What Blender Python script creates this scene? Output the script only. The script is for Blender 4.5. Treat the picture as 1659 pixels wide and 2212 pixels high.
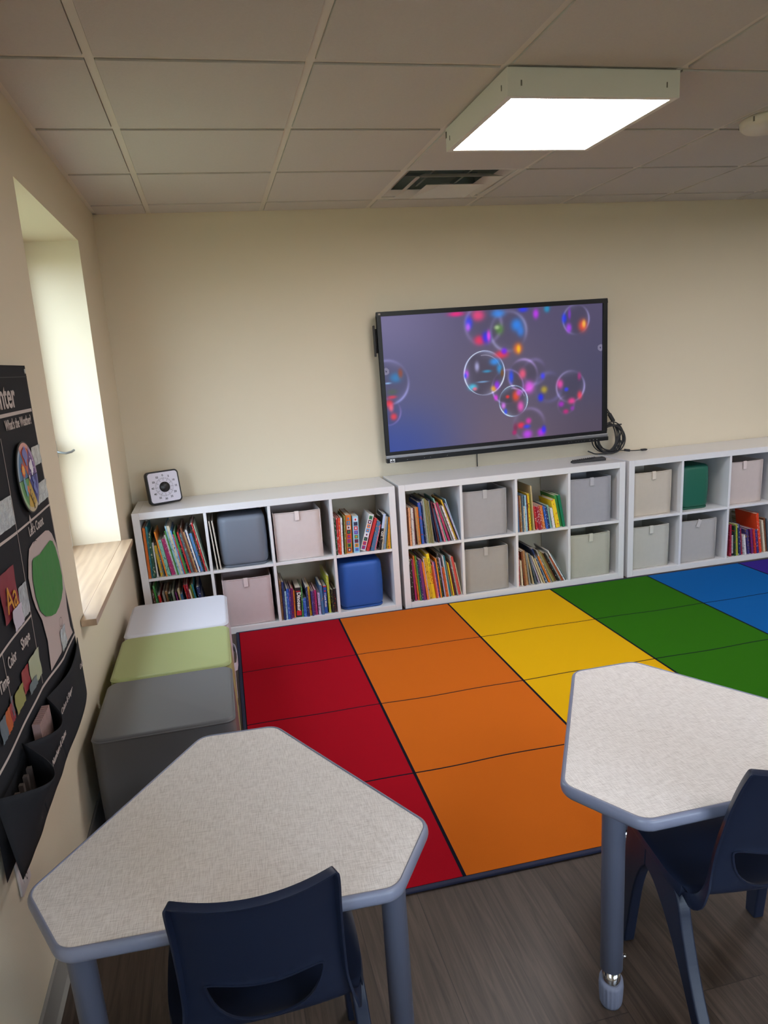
import bpy, bmesh, math, random
from mathutils import Vector, Matrix
from mathutils.geometry import delaunay_2d_cdt

PI = math.pi
R = math.radians
random.seed(7)
for o in list(bpy.data.objects):
    bpy.data.objects.remove(o)
SC = bpy.context.scene
COL = SC.collection

# ------------------------------------------------------------------ camera
CAM_POS = (0.500, -4.386, 1.487)
YAW, PITCH, ROLL = 12.2536, -14.2986, -3.9015
cam_data = bpy.data.cameras.new('camera')
cam = bpy.data.objects.new('camera', cam_data)
COL.objects.link(cam)
_y, _p, _r = R(YAW), R(PITCH), R(ROLL)
fwd = Vector((math.sin(_y)*math.cos(_p), math.cos(_y)*math.cos(_p), math.sin(_p)))
rgt = Vector((math.cos(_y), -math.sin(_y), 0))
upv = rgt.cross(fwd)
r2 = rgt*math.cos(_r) + upv*math.sin(_r)
u2 = -rgt*math.sin(_r) + upv*math.cos(_r)
m = Matrix((r2, u2, -fwd)).transposed().to_4x4()
m.translation = CAM_POS
cam.matrix_world = m
cam_data.sensor_fit = 'HORIZONTAL'
cam_data.sensor_width = 36
cam_data.lens = 36*1543.54/1659
cam_data.shift_x = 6.4/1659
cam_data.shift_y = 62.3/1659
cam_data.clip_start = 0.02
SC.camera = cam

# ------------------------------------------------------------------ view
SC.view_settings.view_transform = 'Standard'
SC.view_settings.look = 'None'
SC.view_settings.gamma = 1
SC.view_settings.use_curve_mapping = False
SC.view_settings.exposure = 0.25

# ------------------------------------------------------------------ daylight
SKY = 9.3
W = bpy.data.worlds.new('world')
SC.world = W
W.use_nodes = True
nt = W.node_tree
bg = nt.nodes['Background']
geo = nt.nodes.new('ShaderNodeTexCoord')
sep = nt.nodes.new('ShaderNodeSeparateXYZ')
ramp = nt.nodes.new('ShaderNodeValToRGB')
ramp.color_ramp.elements[0].position = 0.47
ramp.color_ramp.elements[0].color = (0.32, 0.33, 0.25, 1)
ramp.color_ramp.elements[1].position = 0.53
ramp.color_ramp.elements[1].color = (0.68, 0.83, 1.0, 1)
mr = nt.nodes.new('ShaderNodeMapRange')
mr.inputs[1].default_value = -1
nt.links.new(geo.outputs['Generated'], sep.inputs[0])
nt.links.new(sep.outputs[2], mr.inputs[0])
nt.links.new(mr.outputs[0], ramp.inputs[0])
nt.links.new(ramp.outputs[0], bg.inputs[0])
bg.inputs[1].default_value = SKY
LAMP = 20.0       # glow of the ceiling light panels
H = 2.338         # ceiling height


def wallx(z):     # the left wall leans very slightly
    return -0.045 + 0.0158*z


WINS = [(-1.808, -0.660, 0.680, 2.100), (-5.35, -4.20, 0.680, 2.100)]  # the second opening is unseen, added for daylight from behind
for i, (y0, y1, z0, z1) in enumerate(WINS):      # sky portals in the window openings
    L = bpy.data.lights.new('portal', 'AREA')
    L.shape = 'RECTANGLE'
    L.size = z1-z0
    L.size_y = y1-y0
    L.cycles.is_portal = True
    lo = bpy.data.objects.new('window_daylight', L)
    lo.location = (-0.36, (y0+y1)/2, (z0+z1)/2)
    lo.rotation_euler = (0, -PI/2, 0)
    COL.objects.link(lo)


FWIN = (1.0, 4.2, 0.85, 2.10)        # unseen window added behind the viewpoint for fill daylight: x0, x1, z0, z1
L = bpy.data.lights.new('portal', 'AREA')
L.shape = 'RECTANGLE'
L.size = FWIN[1]-FWIN[0]
L.size_y = FWIN[3]-FWIN[2]
L.cycles.is_portal = True
lo = bpy.data.objects.new('window_daylight', L)
lo.location = ((FWIN[0]+FWIN[1])/2, -7.37, (FWIN[2]+FWIN[3])/2)
lo.rotation_euler = (PI/2, 0, PI)
COL.objects.link(lo)


# ------------------------------------------------------------------ helpers
def lin(h):
    h = h.lstrip('#')
    c = [int(h[i:i+2], 16)/255 for i in (0, 2, 4)]
    return tuple(v/12.92 if v <= .04045 else ((v+.055)/1.055)**2.4 for v in c) + (1,)


MATS = {}


def mat(name, col, rough=0.6, metal=0.0, var=0.0, vscale=8.0, bump=0.0, bscale=200.0, spec=0.5, coat=0.0,
        stretch=(1, 1, 1), bdist=0.001, sheen=0.0):
    if name in MATS:
        return MATS[name]
    M = bpy.data.materials.new(name)
    M.use_nodes = True
    n, l = M.node_tree.nodes, M.node_tree.links
    b = n['Principled BSDF']
    c = lin(col) if isinstance(col, str) else tuple(col[:3])+(1,)
    b.inputs['Base Color'].default_value = c
    b.inputs['Roughness'].default_value = rough
    b.inputs['Metallic'].default_value = metal
    b.inputs['Specular IOR Level'].default_value = spec
    b.inputs['Coat Weight'].default_value = coat
    b.inputs['Sheen Weight'].default_value = sheen
    tc = n.new('ShaderNodeTexCoord')
    mp = n.new('ShaderNodeMapping')
    mp.inputs['Scale'].default_value = stretch
    l.new(tc.outputs['Object'], mp.inputs[0])
    if var > 0:
        nz = n.new('ShaderNodeTexNoise')
        nz.inputs['Scale'].default_value = vscale
        nz.inputs['Detail'].default_value = 4
        l.new(mp.outputs[0], nz.inputs['Vector'])
        mx = n.new('ShaderNodeMix')
        mx.data_type = 'RGBA'
        mx.inputs[6].default_value = tuple(v*(1-var) for v in c[:3])+(1,)
        mx.inputs[7].default_value = tuple(min(1, v*(1+var)) for v in c[:3])+(1,)
        l.new(nz.outputs[0], mx.inputs[0])
        l.new(mx.outputs[2], b.inputs['Base Color'])
    if bump > 0:
        nb = n.new('ShaderNodeTexNoise')
        nb.inputs['Scale'].default_value = bscale
        nb.inputs['Detail'].default_value = 3
        l.new(mp.outputs[0], nb.inputs['Vector'])
        bp = n.new('ShaderNodeBump')
        bp.inputs['Strength'].default_value = bump
        bp.inputs['Distance'].default_value = bdist
        l.new(nb.outputs[0], bp.inputs['Height'])
        l.new(bp.outputs[0], b.inputs['Normal'])
    MATS[name] = M
    return M


class MB:
    """collects shapes, links them as one mesh object"""
    def __init__(s):
        s.v, s.f, s.mi, s.sm = [], [], [], []

    def face(s, pts, mi=0, sm=False):
        k = len(s.v)
        s.v += [tuple(p) for p in pts]
        s.f.append(tuple(range(k, k+len(pts))))
        s.mi.append(mi)
        s.sm.append(sm)

    def box(s, x0, x1, y0, y1, z0, z1, mi=0, M=None):
        k = len(s.v)
        p = [(x, y, z) for z in (z0, z1) for y in (y0, y1) for x in (x0, x1)]
        if M is not None:
            p = [tuple(M @ Vector(q)) for q in p]
        s.v += p
        for f in ((0, 2, 3, 1), (4, 5, 7, 6), (0, 1, 5, 4), (2, 6, 7, 3), (0, 4, 6, 2), (1, 3, 7, 5)):
            s.f.append(tuple(k+i for i in f))
            s.mi.append(mi)
            s.sm.append(False)

    def rings(s, rings, mi=0, sm=True, cap0=True, cap1=True, closed=True):
        k = len(s.v)
        n = len(rings[0])
        for r in rings:
            s.v += [tuple(p) for p in r]
        for a in range(len(rings)-1):
            for i in range(n if closed else n-1):
                j = (i+1) % n
                s.f.append((k+a*n+i, k+a*n+j, k+(a+1)*n+j, k+(a+1)*n+i))
                s.mi.append(mi)
                s.sm.append(sm)
        if cap0:
            s.f.append(tuple(k+i for i in reversed(range(n))))
            s.mi.append(mi)
            s.sm.append(False)
        if cap1:
            s.f.append(tuple(k+(len(rings)-1)*n+i for i in range(n)))
            s.mi.append(mi)
            s.sm.append(False)

    def cyl(s, c, r, z0, z1, n=24, r1=None, mi=0, cap0=True, cap1=True):
        r1 = r if r1 is None else r1
        s.rings([[(c[0]+rr*math.cos(2*PI*i/n), c[1]+rr*math.sin(2*PI*i/n), z) for i in range(n)]
                 for rr, z in ((r, z0), (r1, z1))], mi, True, cap0, cap1)

    def lathe(s, prof, c=(0, 0), n=32, mi=0, cap0=True, cap1=True):
        s.rings([[(c[0]+r*math.cos(2*PI*i/n), c[1]+r*math.sin(2*PI*i/n), z) for i in range(n)]
                 for r, z in prof], mi, True, cap0, cap1)

    def tube(s, pts, r, n=8, mi=0, closed=False):
        pts = [Vector(p) for p in pts]
        rings = []
        N = len(pts)
        prev = None
        for i, p in enumerate(pts):
            a = pts[(i-1) % N] if (i > 0 or closed) else p
            b = pts[(i+1) % N] if (i < N-1 or closed) else p
            t = (b-a).normalized()
            u = prev - t*prev.dot(t) if prev is not None else t.cross(Vector((0, 0, 1)))
            if u.length < 1e-4:
                u = t.cross(Vector((0, 1, 0)))
            u.normalize()
            prev = u
            w = t.cross(u)
            rings.append([p+(u*math.cos(2*PI*k/n)+w*math.sin(2*PI*k/n))*r for k in range(n)])
        if closed:
            rings.append(rings[0])
        s.rings(rings, mi, True, not closed, not closed)

    def build(s, name, mats, parent=None, bevel=0, seg=2, smooth=False):
        me = bpy.data.meshes.new(name)
        me.from_pydata(s.v, [], s.f)
        if not isinstance(mats, (list, tuple)):
            mats = [mats]
        for q in mats:
            me.materials.append(q)
        me.polygons.foreach_set('material_index', s.mi)
        me.polygons.foreach_set('use_smooth', [True]*len(s.f) if smooth else s.sm)
        bm = bmesh.new()
        bm.from_mesh(me)
        bmesh.ops.remove_doubles(bm, verts=bm.verts, dist=1e-5)
        bmesh.ops.recalc_face_normals(bm, faces=bm.faces)
        bm.to_mesh(me)
        bm.free()
        me.update()
        o = bpy.data.objects.new(name, me)
        COL.objects.link(o)
        if parent is not None:
            o.parent = parent
        if bevel:
            b = o.modifiers.new('bevel', 'BEVEL')
            b.width = bevel
            b.segments = seg
            b.limit_method = 'ANGLE'
            b.angle_limit = R(40)
        return o


def tag(o, label=None, cat=None, group=None, kind=None):
    if label:
        o['label'] = label
    if cat:
        o['category'] = cat
    if group:
        o['group'] = group
    if kind:
        o['kind'] = kind
    return o


def thing(name, label, cat, loc=(0, 0, 0), rz=0, group=None):
    o = bpy.data.objects.new(name, None)
    COL.objects.link(o)
    o.empty_display_size = 0.05
    o.location = loc
    o.rotation_euler = (0, 0, rz)
    return tag(o, label, cat, group)


def copy_tree(o, parent=None):
    c = o.copy()
    COL.objects.link(c)
    if parent is not None:
        c.parent = parent
    for ch in list(o.children):
        copy_tree(ch, c)
    return c


def struct(name, mb, mats, **k):
    return tag(mb.build(name, mats, **k), kind='structure')


def text_mesh(name, body, size, material, parent, M, depth=0.0003, bold=0.0, shear=0.0, align='LEFT', sx=1.0):
    cu = bpy.data.curves.new(name, 'FONT')
    cu.body = body
    cu.size = size
    cu.extrude = depth
    cu.offset = bold
    cu.shear = shear
    cu.align_x = align
    cu.resolution_u = 3
    t = bpy.data.objects.new(name, cu)
    COL.objects.link(t)
    bpy.context.view_layer.update()
    me = bpy.data.meshes.new_from_object(t.evaluated_get(bpy.context.evaluated_depsgraph_get()))
    bpy.data.objects.remove(t)
    bpy.data.curves.remove(cu)
    me.transform(M @ Matrix.Diagonal((sx, 1, 1, 1)))
    me.materials.clear()
    me.materials.append(material)
    o = bpy.data.objects.new(name, me)
    COL.objects.link(o)
    o.parent = parent
    return o


def frame_matrix(o, x, y):
    """matrix whose local x,y axes lie along x,y (world), for lettering on a surface"""
    x = Vector(x).normalized()
    y = Vector(y).normalized()
    z = x.cross(y)
    m = Matrix((x, y, z)).transposed().to_4x4()
    m.translation = o
    return m


def rbox(sx, sy, z0, z1, r, rt=None, n=6, bulge=0.0):
    """rounded box: corner radius r in plan, rt at the top and bottom edges"""
    rt = r if rt is None else rt
    rings = []
    prof = []
    K = 6
    for k in range(K+1):
        a = PI/2*k/K
        prof.append((-rt*(1-math.sin(a)), z0+rt*(1-math.cos(a))))
    for k in range(1, 8):
        t = k/8
        prof.append((bulge*math.sin(PI*t), z0+rt+(z1-z0-2*rt)*t))
    for k in range(K+1):
        a = PI/2*k/K
        prof.append((-rt*(1-math.cos(a)), z1-rt+rt*math.sin(a)))
    for off, z in prof:
        ring = []
        rr = max(r+off, 0.001)
        for cx, cy, a0 in ((1, 1, 0), (-1, 1, 90), (-1, -1, 180), (1, -1, 270)):
            for k in range(n+1):
                a = R(a0+90*k/n)
                ring.append(((sx/2-r)*cx+rr*math.cos(a), (sy/2-r)*cy+rr*math.sin(a), z))
        rings.append(ring)
    m = MB()
    m.rings(rings)
    return m, rings

# ------------------------------------------------------------------ materials of the room
m_wall = mat('cream_wall_paint', (0.68, 0.595, 0.45), 0.75, var=0.015, vscale=2, bump=0.25, bscale=260, spec=0.3)
m_reveal = mat('cream_reveal_paint', (0.70, 0.63, 0.47), 0.6, bump=0.2, bscale=200, spec=0.3)
m_tile = mat('ceiling_tile', (0.57, 0.54, 0.50), 0.9, var=0.05, vscale=120, bump=0.6, bscale=600, spec=0.2)
m_tee = mat('ceiling_tee_paint', (0.66, 0.62, 0.54), 0.5, spec=0.3)
m_dark = mat('plenum_dark', (0.03, 0.028, 0.025), 0.9)
m_base = mat('grey_vinyl_baseboard', '8c8983', 0.5)
m_outside = mat('outside_wall', '8a8578', 0.9)


def plank_material():
    M = bpy.data.materials.new('wood_plank_floor')
    M.use_nodes = True
    n, l = M.node_tree.nodes, M.node_tree.links
    b = n['Principled BSDF']
    tc = n.new('ShaderNodeTexCoord')
    mp = n.new('ShaderNodeMapping')
    mp.inputs['Rotation'].default_value = (0, 0, PI/2)
    l.new(tc.outputs['Object'], mp.inputs[0])
    br = n.new('ShaderNodeTexBrick')
    br.offset = 0.37
    br.inputs['Color1'].default_value = (0.048, 0.034, 0.026, 1)
    br.inputs['Color2'].default_value = (0.070, 0.053, 0.043, 1)
    br.inputs['Mortar'].default_value = (0.03, 0.023, 0.019, 1)
    br.inputs['Scale'].default_value = 1
    br.inputs['Mortar Size'].default_value = 0.0012
    br.inputs['Brick Width'].default_value = 1.22
    br.inputs['Row Height'].default_value = 0.18
    l.new(mp.outputs[0], br.inputs['Vector'])
    m2 = n.new('ShaderNodeMapping')
    m2.inputs['Scale'].default_value = (26, 1.1, 1)
    l.new(tc.outputs['Object'], m2.inputs[0])
    add = n.new('ShaderNodeVectorMath')
    add.operation = 'MULTIPLY_ADD'
    add.inputs[1].default_value = (0, 0, 0)
    l.new(br.outputs['Color'], add.inputs[0])
    add.inputs[1].default_value = (300, 300, 300)
    l.new(m2.outputs[0], add.inputs[2])
    nz = n.new('ShaderNodeTexNoise')
    nz.inputs['Scale'].default_value = 2.2
    nz.inputs['Detail'].default_value = 8
    nz.inputs['Roughness'].default_value = 0.65
    nz.inputs['Distortion'].default_value = 1.2
    l.new(add.outputs[0], nz.inputs['Vector'])
    cr = n.new('ShaderNodeValToRGB')
    cr.color_ramp.elements[0].position = 0.30
    cr.color_ramp.elements[0].color = (0.50, 0.48, 0.46, 1)
    cr.color_ramp.elements[1].position = 0.72
    cr.color_ramp.elements[1].color = (1.55, 1.5, 1.46, 1)
    l.new(nz.outputs[0], cr.inputs[0])
    mx = n.new('ShaderNodeMix')
    mx.data_type = 'RGBA'
    mx.blend_type = 'MULTIPLY'
    mx.inputs[0].default_value = 1
    l.new(br.outputs['Color'], mx.inputs[6])
    l.new(cr.outputs[0], mx.inputs[7])
    l.new(mx.outputs[2], b.inputs['Base Color'])
    b.inputs['Roughness'].default_value = 0.42
    b.inputs['Specular IOR Level'].default_value = 0.35
    bp = n.new('ShaderNodeBump')
    bp.inputs['Strength'].default_value = 0.25
    bp.inputs['Distance'].default_value = 0.001
    l.new(nz.outputs[0], bp.inputs['Height'])
    l.new(bp.outputs[0], b.inputs['Normal'])
    return M


# ------------------------------------------------------------------ room shell
XR, YB = 6.4, -7.2
f = MB()
f.box(-0.6, XR+0.2, YB-0.2, 0.2, -0.08, 0)
struct('floor', f, plank_material())

w = MB()      # left wall: the window opening in view and the added one
ys = sorted([YB-0.2, 0.15] + [a for q in WINS for a in q[:2]])
zs = [-0.02, 0.68, 2.10, H+0.25]
for a in range(len(ys)-1):
    for c in range(3):
        yc, zc = (ys[a]+ys[a+1])/2, (zs[c]+zs[c+1])/2
        if any(q[0] < yc < q[1] and q[2] < zc < q[3] for q in WINS):
            continue
        xa, xb = wallx(zs[c]), wallx(zs[c+1])
        k = len(w.v)
        w.v += [(x, y, z) for z, xf in ((zs[c], xa), (zs[c+1], xb)) for y in (ys[a], ys[a+1]) for x in (-0.34, xf)]
        for q in ((0, 2, 3, 1), (4, 5, 7, 6), (0, 1, 5, 4), (2, 6, 7, 3), (0, 4, 6, 2), (1, 3, 7, 5)):
            w.f.append(tuple(k+i for i in q))
            w.mi.append(0)
            w.sm.append(False)
struct('wall_left', w, m_wall)
w = MB(); w.box(-0.34, XR+0.15, 0, 0.15, -0.02, H+0.25); struct('wall_back', w, m_wall)
w = MB(); w.box(XR, XR+0.15, YB, 0, -0.02, H+0.25); struct('wall_right', w, m_wall)
w = MB()
w.box(-0.34, FWIN[0], YB-0.15, YB, -0.02, H+0.25); w.box(FWIN[1], XR+0.15, YB-0.15, YB, -0.02, H+0.25)
w.box(FWIN[0], FWIN[1], YB-0.15, YB, -0.02, FWIN[2]); w.box(FWIN[0], FWIN[1], YB-0.15, YB, FWIN[3], H+0.25)
struct('wall_front', w, m_wall)

# ceiling: drop tiles in a grid of tees
T = 0.6096
GX, GY = 0.282, -0.2313
DROP, HALF, GAP = 0.007, 0.0125, 0.0018
gx = [GX+T*i for i in range(-1, 11)]
gy = [GY-T*j for j in range(-1, 13)]
c = MB()
for i in range(len(gx)-1):
    for j in range(len(gy)-1):
        if i == 3 and j == 1:
            continue                         # the air diffuser sits in this bay
        x0, x1 = max(gx[i]+HALF+GAP, wallx(H)+0.022), min(gx[i+1]-HALF-GAP, XR-0.02)
        y1, y0 = min(gy[j]-HALF-GAP, -0.022), max(gy[j+1]+HALF+GAP, YB+0.02)
        if x1 > x0 and y1 > y0:
            c.box(x0, x1, y0, y1, H-DROP, H+0.02, 0)
D0, D1 = gx[3], gx[4]
E1, E0 = gy[1], gy[2]
for a, b_, y0, y1 in ((-0.34, XR, YB, E0), (-0.34, XR, E1, 0.0), (-0.34, D0, E0, E1), (D1, XR, E0, E1)):
    c.box(a, b_, y0, y1, H+0.018, H+0.05, 1)
struct('ceiling', c, [m_tile, m_dark])
t = MB()
for x in gx[1:]:
    t.box(x-HALF, x+HALF, YB, 0, H-0.0015, H+0.018)
for y in gy[1:]:
    t.box(-0.02, XR, y-HALF, y+HALF, H-0.001, H+0.018)
struct('trim_1', t, m_tee)                 # ceiling tees
t = MB()
t.box(wallx(H)-0.005, wallx(H)+0.022, YB, 0, H-0.002, H+0.02)
t.box(-0.02, XR, -0.022, 0, H-0.002, H+0.02)
t.box(XR-0.022, XR, YB, 0, H-0.002, H+0.02)
struct('trim_2', t, m_tee)                 # wall angle moulding

# baseboards
b_ = MB()
b_.rings([[(wallx(0)-.002, y, 0), (wallx(0)+0.016, y, 0), (wallx(0)+0.009, y, 0.012), (wallx(0)+0.008, y, 0.095),
           (wallx(0)+0.004, y, 0.10), (wallx(0)-.002, y, 0.10)] for y in (YB, 0.0)], sm=False)
struct('baseboard_left', b_, m_base)
b_ = MB()
b_.rings([[(x, .002, 0), (x, -0.009, 0), (x, -0.007, 0.012), (x, -0.006, 0.098), (x, -0.003, 0.10), (x, .002, 0.10)]
          for x in (-0.04, XR)], sm=False)
struct('baseboard_back', b_, m_base)

# windows: frame, sash, glass, crank and oak sill
m_frame = mat('white_window_frame', 'd9d6cc', 0.4)
m_steel = mat('brushed_crank_metal', '8f9496', 0.35, metal=0.8)
m_glass = bpy.data.materials.new('window_glass')
m_glass.use_nodes = True
_n, _l = m_glass.node_tree.nodes, m_glass.node_tree.links
_t = _n.new('ShaderNodeBsdfTransparent'); _g = _n.new('ShaderNodeBsdfGlossy'); _m = _n.new('ShaderNodeMixShader')
_g.inputs['Roughness'].default_value = 0.02
_m.inputs[0].default_value = 0.06
_l.new(_t.outputs[0], _m.inputs[1]); _l.new(_g.outputs[0], _m.inputs[2])
_l.new(_m.outputs[0], _n['Material Output'].inputs[0])


def oak_material():
    M = bpy.data.materials.new('oak_sill_wood')
    M.use_nodes = True
    n, l = M.node_tree.nodes, M.node_tree.links
    b = n['Principled BSDF']
    tc = n.new('ShaderNodeTexCoord'); mp = n.new('ShaderNodeMapping')
    mp.inputs['Scale'].default_value = (7, 0.9, 7)
    l.new(tc.outputs['Object'], mp.inputs[0])
    wv = n.new('ShaderNodeTexWave')
    wv.bands_direction = 'X'
    wv.inputs['Scale'].default_value = 1.1
    wv.inputs['Distortion'].default_value = 11
    wv.inputs['Detail'].default_value = 3
    wv.inputs['Detail Scale'].default_value = 1.2
    l.new(mp.outputs[0], wv.inputs['Vector'])
    nz = n.new('ShaderNodeTexNoise'); nz.inputs['Scale'].default_value = 9; nz.inputs['Detail'].default_value = 6
    l.new(mp.outputs[0], nz.inputs['Vector'])
    ad = n.new('ShaderNodeMath'); ad.operation = 'MULTIPLY_ADD'
    ad.inputs[1].default_value = 0.55
    l.new(wv.outputs[0], ad.inputs[0])
    m2 = n.new('ShaderNodeMath'); m2.operation = 'MULTIPLY'; m2.inputs[1].default_value = 0.45
    l.new(nz.outputs[0], m2.inputs[0]); l.new(m2.outputs[0], ad.inputs[2])
    cr = n.new('ShaderNodeValToRGB')
    cr.color_ramp.elements[0].color = (0.34, 0.225, 0.14, 1)
    cr.color_ramp.elements[1].color = (0.50, 0.35, 0.22, 1)
    l.new(ad.outputs[0], cr.inputs[0]); l.new(cr.outputs[0], b.inputs['Base Color'])
    b.inputs['Roughness'].default_value = 0.35
    return M


m_oak = oak_material()
for k, (y0, y1, z0, z1) in enumerate(WINS):
    fr = MB()
    for a in (y0, y1-0.035):
        fr.box(-0.32, -0.262, a, a+0.035, z0, z1)
    for a in (z0, z1-0.035):
        fr.box(-0.32, -0.262, y0+0.035, y1-0.035, a, a+0.035)
    root = tag(fr.build('window_%d' % (k+1), m_frame, bevel=0.002), kind='structure')
    sa = MB()
    for a in (y0+0.04, y1-0.085):
        sa.box(-0.305, -0.272, a, a+0.045, z0+0.04, z1-0.04)
    for a in (z0+0.04, z1-0.085):
        sa.box(-0.305, -0.272, y0+0.085, y1-0.085, a, a+0.045)
    sa.box(-0.305, -0.272, y0+0.085, y1-0.085, 1.16, 1.195)
    sa.build('sash', m_frame, root, bevel=0.003)
    g = MB(); g.box(-0.292, -0.288, y0+0.08, y1-0.08, z0+0.08, z1-0.08)
    g.build('pane', m_glass, root)
    hd = MB()
    hy = y1-0.085
    hd.box(-0.272, -0.245, hy-0.012, hy+0.028, 1.13, 1.21)
    hd.tube([(-0.245, hy, 1.16), (-0.225, hy, 1.155), (-0.205, hy+0.004, 1.15), (-0.185, hy+0.03, 1.152),
             (-0.175, hy+0.05, 1.158)], 0.006)
    tag(hd.build('crank_handle', m_steel, root, bevel=0.002), 'grey metal crank handle')
    s = MB()
    s.box(-0.265, wallx(z0)+0.002, y0, y1, z0-0.022, z0+0.002)
    s.box(wallx(z0)+0.002, 0.020, y0-0.075, y1+0.015, z0-0.022, z0+0.002)
    tag(s.build('window_sill', m_oak, root, bevel=0.0015), 'oak sill board')
    # board-thick apron end below the sill is wall; plaster skims the reveal
# the wide unseen window, added behind the viewpoint
fr = MB()
for a in (FWIN[0], (FWIN[0]+FWIN[1])/2-.03, FWIN[1]-.06):
    fr.box(a, a+.06, YB-.12, YB-.06, FWIN[2], FWIN[3])
for a in (FWIN[2], FWIN[3]-.06):
    fr.box(FWIN[0], FWIN[1], YB-.118, YB-.062, a, a+.06)
root = tag(fr.build('window_3', m_frame), kind='structure')
g = MB(); g.box(FWIN[0]+.05, FWIN[1]-.05, YB-.092, YB-.088, FWIN[2]+.05, FWIN[3]-.05); g.build('pane', m_glass, root)
# outdoors
g = MB(); g.box(-14, 16, -22, 10, -0.6, -0.5)
struct('ground', g, mat('grass_outside', '686a48', 0.9, var=0.3, vscale=3))

# ------------------------------------------------------------------ ceiling light panels
m_white_metal = mat('white_enamel_metal', (0.72, 0.70, 0.62), 0.45)
m_diff = bpy.data.materials.new('light_diffuser')
m_diff.use_nodes = True
_b = m_diff.node_tree.nodes['Principled BSDF']
_b.inputs['Base Color'].default_value = (0.8, 0.8, 0.8, 1)
_b.inputs['Emission Color'].default_value = (1.0, 0.95, 0.96, 1)
_b.inputs['Emission Strength'].default_value = LAMP


def ceiling_light(x, y, label):
    r = thing('ceiling_light', label, 'ceiling light', (x, y, H-0.007))
    s, hgt, t = 0.302, 0.078, 0.0015
    hs = MB()
    for a, b2, c2, d2 in ((-s, s, -s, -s+t), (-s, s, s-t, s), (-s, -s+t, -s, s), (s-t, s, -s, s)):
        hs.box(a, b2, c2, d2, -hgt, -0.0005)
    hs.box(-s, s, -s, s, -0.004, -0.0005)
    hs.build('housing', m_white_metal, r)
    fr = MB()
    q = s-0.021
    for a, b2, c2, d2 in ((-s, s, -s, -q), (-s, s, q, s), (-s, -q, -q, q), (q, s, -q, q)):
        fr.box(a, b2, c2, d2, -hgt-0.003, -hgt)
    fr.build('frame', m_white_metal, r)
    d = MB(); d.box(-q, q, -q, q, -hgt-0.001, -hgt+0.001)
    tag(d.build('diffuser', m_diff, r), 'glowing white diffuser')
    for bx_ in [(q2*0.255-0.002, q2*0.255+0.002, -s-0.0012, -s, -0.052, -0.036) for q2 in (-1, 1)] + \
            [(-s-0.0012, -s, q2*0.255-0.002, q2*0.255+0.002, -0.052, -0.036) for q2 in (-1, 1)] + \
            [(-s-0.002, -s+0.006, s-0.012, s-0.002, -0.034, -0.012)]:
        cl = MB(); cl.box(*bx_)
        cl.build('clip', mat('clip_grey', '6d685c', 0.6), r)  # clips in one even grey
    return r


L0 = ceiling_light(GX+T*2.5, GY-T*2.5, 'square white surface light panel glowing on the tiled ceiling')
for x, y, q in ((GX+T*6.5, GY-T*2.5, 'over the right half of the rug'),
                (GX+T*2.5, GY-T*7.5, 'behind the viewpoint on the left'),
                (GX+T*6.5, GY-T*7.5, 'behind the viewpoint on the right')):
    n2 = copy_tree(L0)  # unseen panels added to light the rest of the room
    n2.location = (x, y, H-0.007)
    n2['label'] = 'square white surface light panel added outside the view, ' + q

# ------------------------------------------------------------------ supply air diffuser in the ceiling
m_vent = mat('vent_white', (0.62, 0.60, 0.55), 0.45)
r = thing('air_vent', 'square white ceiling air vent with nested louvres beyond the light panel', 'air vent',
          ((D0+D1)/2, (E0+E1)/2, H))
s = T/2-0.013


def sqring(mb, a, za, b2, zb, th=0.0012):
    def sq(h, z):
        return [(-h, -h, z), (h, -h, z), (h, h, z), (-h, h, z)]
    mb.rings([sq(a, za), sq(b2, zb), sq(b2-th, zb), sq(a-th, za), sq(a, za)], sm=False, cap0=False, cap1=False)


m1 = MB()
sqring(m1, s, -0.001, s, 0.012, 0.012)
m1.build('frame', m_vent, r)
m1 = MB(); sqring(m1, .236, 0.028, .291, 0.000); m1.build('louvre', m_vent, r)
m1 = MB(); sqring(m1, .168, 0.010, .226, -0.018); sqring(m1, .226, -0.018, .220, -0.014); m1.build('louvre', m_vent, r)
m1 = MB(); sqring(m1, .147, -0.033, .152, -0.036, .004)
m1.build('louvre', m_vent, r)
m1 = MB()
q = .148
A4 = [(-q, -q, -.034), (q, -q, -.034), (q, q, -.034), (-q, q, -.034)]
for k in range(4):
    m1.face([A4[k], A4[(k+1) % 4], (0, 0, .004)])
m1.build('centre_cone', m_vent, r)
m1 = MB()
for a in (-1, 1):
    m1.box(a*0.1-0.006, a*0.1+0.006, -s+.09, s-.09, 0.035, 0.055)
    m1.box(-s+.09, s-.09, a*0.07-0.006, a*0.07+0.006, 0.055, 0.07)
m1.build('strut', mat('galvanised', '8e979a', 0.4, metal=0.7), r)
m1 = MB()
sqring(m1, s+0.006, 0.012, s-.06, 0.13)
m1.box(-s-.006, s+.006, -s-.006, s+.006, 0.13, 0.135)
m1.build('duct', mat('duct_inside', 'a8b0ac', 0.5), r)

# ------------------------------------------------------------------ smoke detector
r = thing('smoke_detector', 'round white ceiling detector cut off by the right edge', 'smoke detector', (2.855, -1.60, H-0.007))
m1 = MB()
m1.lathe([(0.118, 0.0), (0.122, -0.008), (0.120, -0.026), (0.105, -0.040), (0.04, -0.044)], n=48, cap0=True)
m1.build('cover', mat('ivory_plastic', (0.66, 0.62, 0.52), 0.4), r)
for k in range(6):
    m1 = MB()
    m1.box(0.1195, 0.1225, -0.003, 0.003, -0.024, -0.006, M=Matrix.Rotation(k*PI/3+.3, 4, 'Z'))
    m1.build('slot', mat('slot_grey', '6f6a5c', 0.6), r)

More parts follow.
